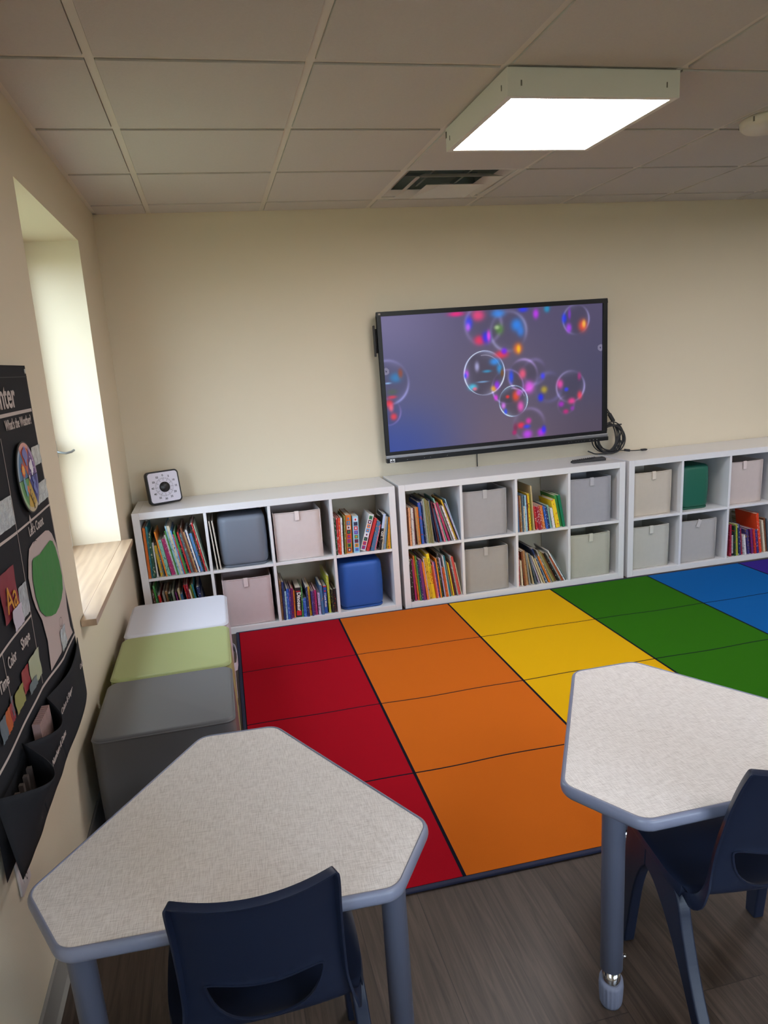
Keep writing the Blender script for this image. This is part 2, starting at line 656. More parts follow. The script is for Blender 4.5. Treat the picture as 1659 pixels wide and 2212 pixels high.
# ------------------------------------------------------------------ rainbow rug
RX, RY, RR, RW, RH = 1.0753, -0.4188, -0.011, 0.6754, 0.5678
rug_cols = ['a80f20', 'd0681c', 'e4b010', '2f6c12', '125ea6', '3a2a8c']


def rug_mat(h):
    return mat('rug_pile_'+h, h, 0.95, var=0.14, vscale=900, bump=1.0, bscale=1100, spec=0.05, bdist=0.002)


m_line = mat('rug_black_line', '0c0f1c', 0.95, spec=0.1)
m_bind = mat('rug_navy_binding', '141a38', 0.8, bump=0.6, bscale=500)
rg = MB()
X0L = 0.486-RX           # the rug's left edge, in rug coordinates
xs_ = [X0L] + [RW*k for k in range(0, 6)]
rnd = random.Random(5)


def rowline(j, x):               # the woven lines wander a little
    if j in (0, 4):
        return -j*RH
    return -j*RH + 0.004*math.sin(x*5.1+j*1.7) + 0.003*math.sin(x*13+j)


NS = 14
ztop = 0.009
for i in range(6):
    xa, xb = xs_[i], xs_[i+1]
    for j in range(4):
        lx, ly = 0.0055, 0.0035
        for k in range(NS):
            u0, u1 = xa+lx+(xb-xa-2*lx)*k/NS, xa+lx+(xb-xa-2*lx)*(k+1)/NS
            rg.face([(u0, rowline(j+1, u0)+ly, ztop), (u1, rowline(j+1, u1)+ly, ztop),
                     (u1, rowline(j, u1)-ly, ztop), (u0, rowline(j, u0)-ly, ztop)], i)
            if j < 3:
                rg.face([(u0, rowline(j+1, u0)-ly, ztop), (u1, rowline(j+1, u1)-ly, ztop),
                         (u1, rowline(j+1, u1)+ly, ztop), (u0, rowline(j+1, u0)+ly, ztop)], 6)
    if i < 5:
        rg.face([(xb-lx, -4*RH+.0035, ztop), (xb+lx, -4*RH+.0035, ztop), (xb+lx, -.0035, ztop), (xb-lx, -.0035, ztop)], 6)
rg.box(X0L, xs_[-1], -4*RH, 0, 0.0005, ztop-0.0006, 6)
rug = rg.build('rug', [rug_mat(h) for h in rug_cols]+[m_line])
rug.location = (RX, RY, 0)
rug.rotation_euler = (0, 0, RR)
tag(rug, 'rainbow rug of coloured squares with thin black lines on the plank floor', 'rug')
e = MB()
pts = [(X0L, -4*RH), (xs_[-1], -4*RH), (xs_[-1], 0), (X0L, 0)]
bd = 0.014
for (xa, ya, xb, yb) in ((X0L-bd, -4*RH-bd, xs_[-1]+bd, -4*RH+.003), (X0L-bd, -.003, xs_[-1]+bd, bd-.002),
                         (X0L-bd, -4*RH, X0L+.002, 0), (xs_[-1]-.002, -4*RH, xs_[-1]+bd, 0)):
    e.box(xa, xb, ya, yb, 0.0005, ztop+0.001)
bo = e.build('binding', m_bind, rug, bevel=0.004, seg=3)
tag(bo, 'navy bound edge')

# ------------------------------------------------------------------ cube shelves
m_lam = mat('white_laminate', (0.72, 0.71, 0.72), 0.28, spec=0.5)
UB, UC, UD = 0.038, 0.336, 0.016
UW, UH, UDP = 1.468, 0.764, 0.39
YF = -0.400
UX = [0.0, 1.4905, 2.9858]


def shelf_unit(x, label):
    r = thing('cube_shelf', label, 'bookshelf', (x, YF, 0), 0, 'white cube shelves along the back wall')
    for a in (0, UW-UB):
        p = MB(); p.box(a, a+UB, 0, UDP, 0.0005, UH); p.build('side_panel', m_lam, r, bevel=0.001)
    p = MB(); p.box(UB+.0004, UW-UB-.0004, 0.0005, UDP, UH-UB, UH-.0003); p.build('top_panel', m_lam, r, bevel=0.001)
    p = MB(); p.box(UB+.0004, UW-UB-.0004, 0.0005, UDP, 0.001, UB); p.build('bottom_panel', m_lam, r, bevel=0.001)
    for k in range(3):
        a = UB+UC*(k+1)+UD*k
        p = MB(); p.box(a, a+UD, 0.002, UDP, UB+.0002, UH-UB-.0002); p.build('divider', m_lam, r, bevel=0.0008)
    for k in range(4):
        a = UB+(UC+UD)*k
        p = MB(); p.box(a+.0003, a+UC-.0003, 0.003, UDP, UB+UC, UB+UC+UD); p.build('shelf_board', m_lam, r, bevel=0.0008)
    return r


S0 = shelf_unit(UX[0], 'white eight-cubby shelf on the left, below the square timer, with the blue stool')
S1 = copy_tree(S0); S1.location.x = UX[1]
S1['label'] = 'white eight-cubby shelf in the middle, under the wall screen'
S2 = copy_tree(S0); S2.location.x = UX[2]
S2['label'] = 'white eight-cubby shelf on the right holding the green stool, cut by the photo edge'


def cub(u, i, top):
    return UX[u]+UB+i*(UC+UD), (UB+UC+UD if top else UB)


# ------------------------------------------------------------------ fabric bins
def bin_mat(h):
    return mat('bin_canvas_'+h, h, 0.9, var=0.05, vscale=30, bump=0.5, bscale=900, spec=0.15, bdist=0.0006)


def fabric_bin(u, i, top, off, wdt, hgt, yin, col, label, tabx=0.5, tilt=0.0, sag=0.004):
    cx, cz = cub(u, i, top)
    r = thing('fabric_bin', label, 'storage bin', (cx+off+wdt/2, YF+yin, cz+.0008), 0, 'open fabric bins in the cube shelves')
    dp, th = 0.30, 0.004
    M_ = bin_mat(col)
    b = MB()
    h = wdt/2
    N = 8

    def wallp(ax, ay, bx, by, nx, ny):
        for side in (0, 1):
            o = -th*side
            grid = []
            for a in range(N+1):
                row = []
                for c2 in range(N+1):
                    t, s = a/N, c2/N
                    bl = sag*math.sin(PI*t)*math.sin(PI*min(s*1.1, 1))*(0.7+0.6*math.sin(t*7+cx*9)*math.sin(s*5+cz*7))
                    x = ax+(bx-ax)*t+nx*(bl+o)
                    y = ay+(by-ay)*t+ny*(bl+o)
                    row.append((x, y, hgt*s - (0.0025*math.sin(PI*t) if c2 == N else 0)))
                grid.append(row)
            for a in range(N):
                for c2 in range(N):
                    b.face([grid[a][c2], grid[a+1][c2], grid[a+1][c2+1], grid[a][c2+1]], 0, True)
    wallp(-h, 0, h, 0, 0, -1)
    wallp(h, 0, h, dp, 1, 0)
    wallp(h, dp, -h, dp, 0, 1)
    wallp(-h, dp, -h, 0, -1, 0)
    b.box(-h+.002, h-.002, .002, dp-.002, 0, 0.004)
    b.build('body', M_, r)
    rm = MB()
    loop = [(-h, 0), (h, 0), (h, dp), (-h, dp)]
    for k in range(4):
        (xa, ya), (xb, yb) = loop[k], loop[(k+1) % 4]
        pts = [(xa+(xb-xa)*t/8, ya+(yb-ya)*t/8, hgt-0.0025*math.sin(PI*t/8)) for t in range(9)]
        rm.tube(pts, 0.0030, 6)
    for (xa, ya) in ((-h, 0), (h, 0)):
        rm.tube([(xa, ya, 0.002), (xa, ya, hgt)], 0.0022, 6)
    rm.tube([(-h, -.001, 0.006), (h, -.001, 0.006)], 0.0022, 6)
    rm.build('binding', M_, r)
    tb = MB()
    tx = -h+wdt*tabx
    MT = Matrix.Translation((tx, -0.0035-sag*0.55, hgt)) @ Matrix.Rotation(tilt, 4, 'Y')
    tb.box(-0.0125, 0.0125, -0.0035, -0.001, -0.048, 0.003, M=MT)
    tb.box(-0.0125, 0.0125, -0.001, 0.004, 0.0015, 0.004, M=MT)
    tb.build('pull_tab', mat('bin_tab_'+col, tuple(min(1, v*1.22) for v in lin(col)[:3]), 0.9), r, bevel=0.0008)
    return r


fabric_bin(0, 2, 1, .012, .268, .282, .022, 'cfc2bf', 'pinkish cream bin in the upper third cubby of the left shelf')
fabric_bin(0, 1, 0, .040, .272, .280, .020, 'c4b2b2', 'pinkish cream bin on the lower level of the left shelf behind the cushions', .48)
fabric_bin(1, 1, 1, .008, .276, .285, .020, 'a5a2a2', 'mid grey bin in the middle shelf, straight above the other mid grey bin', .50)
fabric_bin(1, 1, 0, .008, .278, .280, .020, 'a39f9a', 'mid grey bin in the middle shelf, straight below the other mid grey bin', .48)
fabric_bin(1, 3, 1, .004, .280, .288, .022, 'a09fa5', 'darkest grey bin in the upper right cubby of the middle shelf', .53, sag=.003)
fabric_bin(1, 3, 0, .008, .272, .282, .020, 'b3b1a4', 'greenish grey bin in the lower right cubby of the middle shelf', .51, sag=.006)
fabric_bin(2, 0, 1, .004, .276, .282, .030, 'c4b9aa', 'beige bin left of the green stool in the right shelf', .54)
fabric_bin(2, 0, 0, .004, .270, .280, .030, 'bdbab0', 'wrinkled grey-beige bin in the lower left cubby of the right shelf', .52, sag=.007)
fabric_bin(2, 1, 0, .004, .272, .280, .028, 'b0aca8', 'light grey bin with a crooked tab below the green stool', .53, tilt=.35)
fabric_bin(2, 2, 1, .004, .262, .282, .040, 'c6b8b2', 'pinkish beige bin right of the green stool at the photo edge', .46)


# ------------------------------------------------------------------ soft stools in the cubbies
def stool(u, i, top, off, sz, hgt, col, label, yin=.03):
    cx, cz = cub(u, i, top)
    r = thing('soft_stool', label, 'stool', (cx+off+sz/2, YF+yin+sz/2, cz+.001))
    M_ = mat('stool_vinyl_'+col, col, 0.5, bump=0.15, bscale=500)
    mb, _ = rbox(sz-.006, sz-.006, 0.006, hgt, 0.055, 0.028, n=8, bulge=0.004)
    mb.build('body', M_, r, smooth=True)
    mb, _ = rbox(sz-0.012, sz-0.012, 0.0, 0.012, 0.052, 0.004, n=8)
    mb.build('base', mat('stool_base_'+col, tuple(v*.7 for v in lin(col)[:3])+(1,), 0.6), r, smooth=True)
    return r


stool(0, 1, 1, .050, .270, .292, '6c7380', 'rounded slate grey soft stool in the left shelf beside two white folders', yin=.012)
stool(0, 3, 0, .008, .270, .290, '1f55a8', 'rounded royal blue soft stool in the lower right cubby of the left shelf', yin=.020)
stool(2, 1, 1, -.0 + .003, .240, .288, '17604c', 'rounded dark green soft stool in the right shelf', yin=.045)

# two white folders beside the grey stool
cx, cz = cub(0, 1, 1)
for k, (dx, ang, word) in enumerate(((0.004, 3.2, 'left'), (0.022, 3.6, 'right'))):
    b = MB()
    b.box(0, 0.0015, 0, 0.26, 0, 0.285); b.box(0.005, 0.0065, 0, 0.26, 0, 0.285); b.box(0, 0.0065, -0.001, 0.0005, 0, 0.285)
    o = b.build('folder', mat('folder_board', 'c9c1b4', 0.7), None, bevel=0.0004)
    o.location = (cx+dx+.018, YF+0.012, cz+.001); o.rotation_euler = (0, R(-ang), 0)
    tag(o, '%s one of the two thin white folders beside the grey stool' % word, 'folder', 'white folders beside the grey stool')
    pg = MB(); pg.box(0.0018, 0.0048, 0.003, 0.255, 0.003, 0.280); pg.build('papers', mat('folder_paper', 'e6e2d8', 0.9), o)

# ------------------------------------------------------------------ books
PAL = dict(burnt_orange='c8641e', teal='20707c', mint='7fb6a4', forest='1f4a34', cream='d9cfb4', white='dcd9d8', grey='8a8a86',
           mustard='d0a624', sky='5aa0dc', slate='55636c', orange='dc7a24', yellow='ecc820', magenta='a82a64', pink='dc7890',
           red='c22a2c', green='3f8a3c', black='1a1b1e', pale_blue='9cc4d8', navy='20305e', blue='2858b0', brown='74442a',
           tan='b0865a', lilac='b4a8cc', pale_green='a4b4a0', olive='7a7436', purple='6a2a6c', sand='c0ac80', steel='3f6c94',
           crimson='9c1c36', lime='a8b034', scarlet='e0451e', indigo='3a3478', peach='dc9c70', maroon='5c1c28', khaki='968c5e',
           rust='b4481e', coral='d8504c', emerald='14744c', gold='c89a34')


def cover_mat(col, acc):
    key = 'book_cover_%s_%s' % (col, acc)
    if key in MATS:
        return MATS[key]
    M = mat(key, PAL[col], 0.4)
    if not acc or len(acc) == 1:
        return M
    n, l = M.node_tree.nodes, M.node_tree.links
    b = n['Principled BSDF']
    tc = n.new('ShaderNodeTexCoord')
    mp = n.new('ShaderNodeMapping'); mp.inputs['Scale'].default_value = (1.6, 0.5, 11)
    l.new(tc.outputs['Generated'], mp.inputs[0])
    oi = n.new('ShaderNodeObjectInfo')
    va = n.new('ShaderNodeVectorMath'); va.operation = 'ADD'
    cb = n.new('ShaderNodeCombineXYZ')
    mu = n.new('ShaderNodeMath'); mu.operation = 'MULTIPLY'; mu.inputs[1].default_value = 60
    l.new(oi.outputs['Random'], mu.inputs[0]); l.new(mu.outputs[0], cb.inputs[1])
    l.new(mp.outputs[0], va.inputs[0]); l.new(cb.outputs[0], va.inputs[1])
    nz = n.new('ShaderNodeTexNoise'); nz.inputs['Scale'].default_value = 1.6; nz.inputs['Detail'].default_value = 2.5
    l.new(va.outputs[0], nz.inputs['Vector'])
    gt = n.new('ShaderNodeMath'); gt.operation = 'GREATER_THAN'; gt.inputs[1].default_value = 0.625
    l.new(nz.outputs[0], gt.inputs[0])
    mx = n.new('ShaderNodeMix'); mx.data_type = 'RGBA'
    mx.inputs[6].default_value = lin(PAL[col]); mx.inputs[7].default_value = lin(PAL[acc])
    l.new(gt.outputs[0], mx.inputs[0]); l.new(mx.outputs[2], b.inputs['Base Color'])
    return M


m_page = mat('book_pages', 'cfc8b8', 0.9, var=0.08, vscale=3, stretch=(900, 1, 1))
m_ink = mat('white_lettering', 'eeeae4', 0.6)
m_inkd = mat('black_lettering', '1c1a18', 0.6)
m_inkr = mat('red_lettering', 'c03020', 0.6)


def text_on_spine(body, size, parent, x, z, material, bold=0.0):
    # reads top to bottom along the spine
    M_ = frame_matrix((x, -0.0006, z), (0, 0, -1), (1, 0, 0))
    return text_mesh('spine_lettering', body, size, material, parent, M_, 0.0002, bold)


def make_book(x, y, z, th, h, ang, dep, col, acc):
    a = R(ang)
    c = MB()
    bt = 0.0012 if th > 6 else 0.0006
    t, hh, d = th/1000, h/1000, dep/1000
    c.box(0, bt, 0, d, 0, hh); c.box(t-bt, t, 0, d, 0, hh); c.box(bt, t-bt, 0, 0.0014, 0, hh)
    o = c.build('book', cover_mat(col, acc))
    o.location = (x, y, z+(t*math.sin(-a) if a < 0 else 0)+.0003)
    o.rotation_euler = (0, -a, 0)
    p = MB(); p.box(bt, t-bt, 0.0016, d-0.003, 0.003, hh-0.003)
    p.build('pages', m_page, o)
    if acc == 'P':                      # boxed set with a column of little pictures on the spine
        q = MB()
        n = 8
        cols = ['5c1a3c', 'c82838', '3a8ccc', '3c8a4c', '2a2a4c', 'e07828', '7a3a9c', 'dcdce8']
        st = hh*0.94/n
        for k in range(n):
            z0 = hh*0.03+st*k+.002
            q.box(t*.17, t*.83, -0.0006, 0.0002, z0, z0+st-.004, (k*3+int(th)) % 8)
            q.box(t*.36, t*.64, -0.0011, 0.0002, z0+st*.22, z0+st*.62, (k*5+3+int(h)) % 8)
        q.build('picture_strip', [mat('spine_picture_'+cc, cc, 0.5) for cc in cols], o)
    if acc == 'S':
        q = MB()
        for k in range(13):
            z0 = hh*(0.12+.062*k)
            q.box(t*.2, t*.8, -0.0006, 0.0002, z0, z0+hh*.03)
        q.build('white_bars', m_ink, o)
    if acc == 'D':
        text_on_spine('Dinosaur', 0.031, o, t*.32, hh*.84, m_ink, .0008)
        q = MB(); q.box(t*.12, t*.95, -0.0006, 0.0002, hh*.06, hh*.22); q.box(t*.12, t*.9, -0.0006, 0.0002, hh*.86, hh*.885)
        q.build('red_patch', mat('spine_red', 'c01c2c', .5), o)
    if acc == 'L':
        text_on_spine('I Love Music', 0.0165, o, t*.25, hh*.72, m_ink, .0005)
        q = MB(); q.box(0, t, -0.0006, 0.0002, hh*.955, hh); q.box(t*.3, t*.75, -0.0006, 0.0002, hh*.78, hh*.84)
        q.build('red_patch', mat('spine_red', 'c01c2c', .5), o)
    if acc == 'B':
        text_on_spine('BODY', 0.026, o, t*.25, hh*.56, m_inkr, .0003)
        q = MB(); q.box(0, t, -0.0005, 0.0002, hh*.60, hh*.93)
        q.build('bright_patch', mat('spine_bright_yellow', 'f4e020', .5), o)
        text_on_spine('YOU AND YOUR', 0.0125, o, t*.3, hh*.90, m_inkd, .0002).location.y = -0.0006
    return o


NM = lambda s: s.replace('_', ' ')
CUBBIES = [
 (0.038, 0.39, 'upper left cubby of the left shelf', [
  (2.4,13.1,287,-0.7,5,198,'burnt_orange',''), (16.9,10.0,293,-0.9,9,202,'teal','mint'), (28.4,12.0,251,-0.9,1,222,'forest','cream'), (45.3,7.7,197,0.4,20,188,'white','grey'),
  (65.6,14.4,181,4.3,17,153,'mustard','sky'), (81.8,6.7,167,4.8,12,157,'slate','white'), (95.7,7.2,260,7.1,4,198,'orange','yellow'), (103.6,17.2,212,7.1,5,196,'mint','forest'),
  (124.7,20.4,213,8.0,18,188,'magenta','pink'), (146.9,9.1,235,8.4,18,205,'white','red'), (156.7,6.7,260,8.4,7,240,'green','black'), (164.1,8.2,285,8.5,16,258,'pale_blue','navy'),
  (173.1,13.9,284,8.5,19,197,'cream','black'), (187.8,5.8,259,8.6,13,244,'sky','white'), (195.0,5.8,235,8.8,11,204,'red','pink'), (201.5,10.6,251,8.9,10,197,'green','blue'),
  (212.8,7.2,221,8.9,21,192,'black','white'), (221.8,8.2,244,9.3,12,214,'red','black'), (231.6,12.5,235,9.5,20,236,'slate','mint'), (246.3,10.1,268,9.9,19,258,'brown','red'),
  (257.2,8.7,243,9.9,11,223,'tan','brown'), (266.6,6.3,249,10.0,13,224,'navy','white'), (273.7,7.7,254,10.1,4,214,'white','lilac'), (283.0,15.0,228,9.7,18,193,'sky','red'),
  (299.3,9.7,281,9.5,1,240,'black','orange'), (310.1,8.3,290,9.3,6,233,'red','white'), (320.5,5.8,283,9.3,10,217,'pale_green','grey'),
 ]),
 (0.038, 0.038, 'lower left cubby of the left shelf', [
  (18.6,12.2,281,3.5,22,206,'brown','white'), (41.2,9.3,308,5.3,9,206,'green','mint'), (51.2,7.3,286,5.4,14,212,'forest','grey'), (59.1,12.2,250,5.4,8,250,'red','white'),
  (85.5,11.0,260,5.9,7,235,'grey','cream'), (100.9,12.3,261,6.1,20,198,'tan','olive'), (117.0,15.3,253,6.3,1,208,'black','green'), (137.4,11.8,259,6.5,17,239,'pale_green','grey'),
  (158.5,7.4,256,6.7,5,216,'purple','red'), (174.2,9.9,270,6.8,4,227,'sand','white'), (184.7,11.1,242,6.9,1,246,'steel','teal'), (212.6,9.4,287,7.1,20,266,'red','white'),
  (225.8,9.9,290,7.3,16,267,'crimson','pink'), (239.6,8.4,262,7.6,0,213,'cream','yellow'), (250.8,6.5,282,7.6,21,252,'lime','green'), (259.0,9.0,289,7.6,9,265,'teal','mint'),
  (282.2,15.0,267,8.0,14,255,'navy','white'),
 ]),
 (1.094, 0.39, 'upper right cubby of the left shelf', [
  (4.7,8.0,221,-0.1,6,205,'forest','white'), (14.0,9.5,221,-0.9,10,201,'red','white'), (24.9,10.0,219,-1.2,8,198,'scarlet','white'), (36.3,10.0,219,-1.7,7,141,'white','black'),
  (53.3,8.0,229,-2.2,1,204,'olive','cream'), (67.1,32.6,228,-2.0,17,219,'orange','P'), (108.5,34.0,219,-1.4,6,146,'pale_blue','P'), (149.3,30.1,222,-17.9,22,165,'white','P'),
  (183.8,14.4,201,-18.3,5,144,'red','crimson'), (207.6,20.7,179,-16.6,1,150,'steel','orange'), (233.1,7.8,156,-15.8,15,149,'pink','white'), (256.0,15.0,217,-11.1,1,169,'black','white'),
  (273.6,7.0,201,-10.9,5,200,'cream','grey'), (282.4,7.0,198,-10.8,3,172,'grey','sky'), (291.2,7.6,197,-10.6,17,165,'sky','grey'), (300.5,6.3,195,-8.3,22,169,'sand','black'),
  (308.4,6.4,193,-6.0,5,165,'mustard','black'), (316.3,6.4,192,-3.7,1,165,'orange','black'), (324.2,5.6,190,-1.6,5,193,'yellow','grey'),
 ]),
 (0.742, 0.038, 'lower third cubby of the left shelf', [
  (2.4,11.0,238,-1.1,18,230,'tan','brown'), (14.8,11.5,234,-1.1,1,210,'navy','steel'), (27.7,9.7,176,-1.0,5,152,'pale_blue','black'), (38.8,13.4,189,-1.1,5,192,'blue','lilac'),
  (53.6,8.3,184,-1.1,3,143,'indigo','pink'), (63.4,12.0,183,-2.0,20,174,'purple','red'), (76.8,8.3,167,-2.2,22,164,'orange','brown'), (87.2,33.6,182,-2.6,20,179,'black','D'),
  (123.1,6.5,180,-2.2,17,185,'green','white'), (133.5,17.7,117,-0.9,11,146,'blue','pale_blue'), (154.5,11.7,185,-0.3,5,192,'navy','white'), (170.0,11.7,181,0.8,20,195,'mustard','red'),
  (183.6,9.3,153,-0.2,7,179,'indigo','lilac'), (194.4,8.9,152,-0.3,18,179,'purple','lilac'), (204.7,11.2,154,-0.4,18,172,'magenta','pink'), (222.2,14.5,137,-0.2,14,181,'lilac','black'),
  (240.2,15.0,183,0.8,6,195,'steel','orange'), (257.5,18.8,171,-1.0,21,144,'blue','L'), (284.9,12.7,235,0.2,21,267,'lime','white'), (303.8,14.2,145,0.7,15,143,'black','lime'),
  (319.4,15.6,145,0.0,20,148,'black','scarlet'),
 ]),
 (1.5285, 0.39, 'upper left cubby of the middle shelf', [
  (6.4,8.6,237,0.4,21,243,'brown','tan'), (16.5,11.3,234,0.7,1,203,'peach','brown'), (34.5,14.9,227,0.7,14,236,'white','grey'), (50.4,6.8,230,0.8,16,264,'maroon','black'),
  (65.1,10.0,229,2.7,5,190,'tan','brown'), (75.6,12.7,228,2.3,20,191,'orange','green'), (93.4,16.3,255,3.0,19,199,'blue','red'), (117.3,6.4,264,3.8,18,253,'navy','white'),
  (124.6,5.5,271,3.9,19,234,'grey','white'), (130.9,5.5,274,4.0,19,206,'pale_green','grey'), (137.8,5.5,278,4.2,15,216,'olive','sand'), (144.2,5.0,271,4.3,20,252,'sand','olive'),
  (150.3,5.0,266,4.5,10,232,'khaki','grey'), (156.5,5.0,261,4.7,1,193,'olive','grey'), (165.2,5.5,261,5.4,13,229,'grey','sand'), (184.6,7.7,267,8.3,19,239,'navy','black'),
  (193.1,5.9,255,8.4,3,219,'maroon','black'), (208.7,11.3,213,10.9,17,171,'steel','sky'), (229.4,8.5,249,13.2,0,257,'pink','black'), (246.0,6.7,278,14.8,18,197,'mint','teal'),
  (257.5,12.0,253,15.7,12,220,'magenta','orange'), (280.6,7.9,232,18.2,17,215,'grey','mint'), (292.8,9.2,230,18.0,5,169,'white','red'), (307.4,8.4,268,18.4,21,198,'mustard','brown'),
  (323.0,4.8,247,18.7,3,240,'lilac','white'), (329.2,4.0,270,17.4,19,231,'pale_blue','steel'),
 ]),
 (1.5285, 0.038, 'lower left cubby of the middle shelf', [
  (9.0,14.3,263,0.9,10,259,'black','white'), (32.9,12.0,264,2.9,17,195,'magenta','purple'), (50.8,9.6,285,4.1,19,206,'orange','red'), (62.1,6.7,286,4.4,7,257,'green','lime'),
  (70.8,12.0,251,4.7,9,254,'navy','white'), (83.4,15.8,262,4.8,4,260,'purple','magenta'), (104.9,12.0,244,6.0,4,202,'orange','pink'), (117.6,5.8,261,6.0,11,217,'lilac','white'),
  (124.0,20.2,266,6.1,12,262,'mustard','black'), (145.5,17.3,289,6.3,16,190,'yellow','B'), (164.4,10.1,215,6.5,7,173,'rust','brown'), (175.2,7.2,233,6.6,11,247,'pink','white'),
  (183.0,8.2,234,6.6,11,196,'indigo','orange'), (191.9,7.3,255,5.8,5,258,'orange','yellow'), (199.8,6.8,195,5.8,8,186,'forest','green'), (207.2,9.2,285,5.7,22,240,'black','white'),
  (219.8,8.2,253,6.4,15,239,'lilac','grey'), (229.5,13.6,193,6.7,7,195,'rust','orange'), (243.9,5.3,265,6.8,10,263,'white','grey'), (250.0,8.7,266,6.8,7,259,'teal','steel'),
  (265.2,6.3,224,8.4,17,239,'tan','brown'), (273.7,5.8,220,8.1,10,148,'yellow','tan'), (281.3,5.3,210,8.4,17,162,'brown','tan'), (288.2,6.3,226,8.6,15,201,'maroon','brown'),
  (298.3,7.3,265,9.4,2,202,'grey','white'), (308.8,16.0,251,9.7,18,204,'coral','red'), (328.5,4.9,212,9.8,20,162,'cream','sand'),
 ]),
 (2.2325, 0.39, 'upper third cubby of the middle shelf', [
  (9.0,7.7,225,1.9,13,218,'steel','black'), (17.6,7.7,227,2.1,14,197,'brown','red'), (26.6,7.7,229,2.3,9,265,'tan','cream'), (35.9,9.6,231,1.8,4,242,'slate','sky'),
  (47.4,9.0,161,2.3,7,158,'cream','tan'), (57.7,9.0,229,2.6,1,192,'pale_blue','teal'), (68.6,7.7,226,3.0,21,256,'rust','cream'), (77.6,7.1,225,3.2,18,255,'maroon','tan'),
  (86.6,14.1,234,3.6,21,203,'yellow','black'), (102.0,8.4,229,3.9,13,230,'olive','brown'), (111.7,7.7,282,4.1,13,265,'sand','mustard'), (129.8,14.1,152,7.8,17,198,'red','white'),
  (144.7,14.1,151,7.9,3,179,'crimson','white'), (160.2,14.8,151,8.3,15,185,'rust','white'), (176.4,14.8,152,8.6,14,190,'orange','white'), (194.6,11.6,148,9.4,7,196,'blue','white'),
  (207.0,14.8,140,9.1,9,176,'navy','white'), (223.9,12.9,148,9.5,20,182,'mint','sand'), (239.5,14.8,131,9.1,7,154,'white','black'), (260.1,25.7,182,10.9,7,178,'yellow','red'),
  (289.6,16.8,207,10.6,22,194,'green','teal'), (307.3,16.2,208,10.2,9,164,'emerald','teal'),
 ]),
 (2.2325, 0.038, 'lower third cubby of the middle shelf', [
  (5.3,8.5,222,0.4,18,213,'red','white'), (22.9,10.4,169,3.3,9,141,'cream','sand'), (40.2,11.7,228,5.5,4,233,'brown','red'), (55.6,16.9,230,6.3,15,239,'tan','brown'),
  (75.2,8.5,218,6.9,8,197,'grey','slate'), (100.8,9.0,214,11.3,14,149,'sand','grey'), (117.3,8.3,212,13.1,1,198,'slate','black'), (146.9,7.5,206,18.7,22,195,'lilac','white'),
  (160.2,8.1,197,20.1,13,159,'cream','white'), (172.7,8.6,183,21.1,2,155,'sand','tan'), (185.0,8.0,256,21.9,5,264,'navy','white'), (196.6,8.0,193,22.6,20,187,'pale_blue','white'),
  (208.2,9.1,197,23.3,3,154,'orange','brown'), (221.4,7.9,244,24.1,7,266,'grey','white'), (233.1,7.9,232,24.7,4,187,'khaki','grey'), (244.7,10.2,225,25.3,15,173,'olive','brown'),
  (259.1,9.0,214,25.9,21,156,'brown','olive'), (272.4,9.6,217,26.6,12,149,'black','white'), (286.4,7.7,220,27.3,2,142,'grey','white'), (298.1,8.9,190,28.0,7,147,'rust','tan'),
  (311.5,7.0,242,28.8,1,200,'white','steel'), (322.6,5.8,220,29.4,6,193,'slate','teal'), (331.3,3.2,216,29.7,15,184,'pale_green','grey'),
 ]),
 (3.7278, 0.038, 'lower third cubby of the right shelf', [
  (34.9,15.0,223,2.8,14,266,'crimson','pink'), (51.5,19.1,161,3.3,19,183,'black','S'), (73.6,11.4,211,4.2,12,182,'forest','red'), (89.0,14.1,217,5.2,16,173,'lime','olive'),
  (107.3,15.0,219,6.1,11,149,'navy','white'), (126.7,14.1,189,7.3,19,169,'crimson','lilac'), (143.4,13.6,139,8.2,1,150,'white','slate'), (159.0,13.6,140,8.3,19,155,'lilac','slate'),
  (176.0,11.8,178,9.4,9,181,'indigo','gold'), (189.7,11.8,174,9.4,19,160,'navy','mustard'), (204.5,16.4,176,8.1,9,165,'purple','red'), (224.3,12.8,177,9.0,1,193,'red','orange'),
  (239.3,15.9,168,9.6,0,198,'indigo','pink'), (260.0,19.2,281,9.6,3,203,'scarlet','white'), (284.3,7.8,248,10.2,19,256,'khaki','cream'), (295.9,13.7,228,9.1,5,234,'cream','tan'),
  (313.3,12.0,241,8.0,10,247,'brown','tan'), (329.6,5.4,235,7.6,4,256,'slate','white'),
 ]),
]

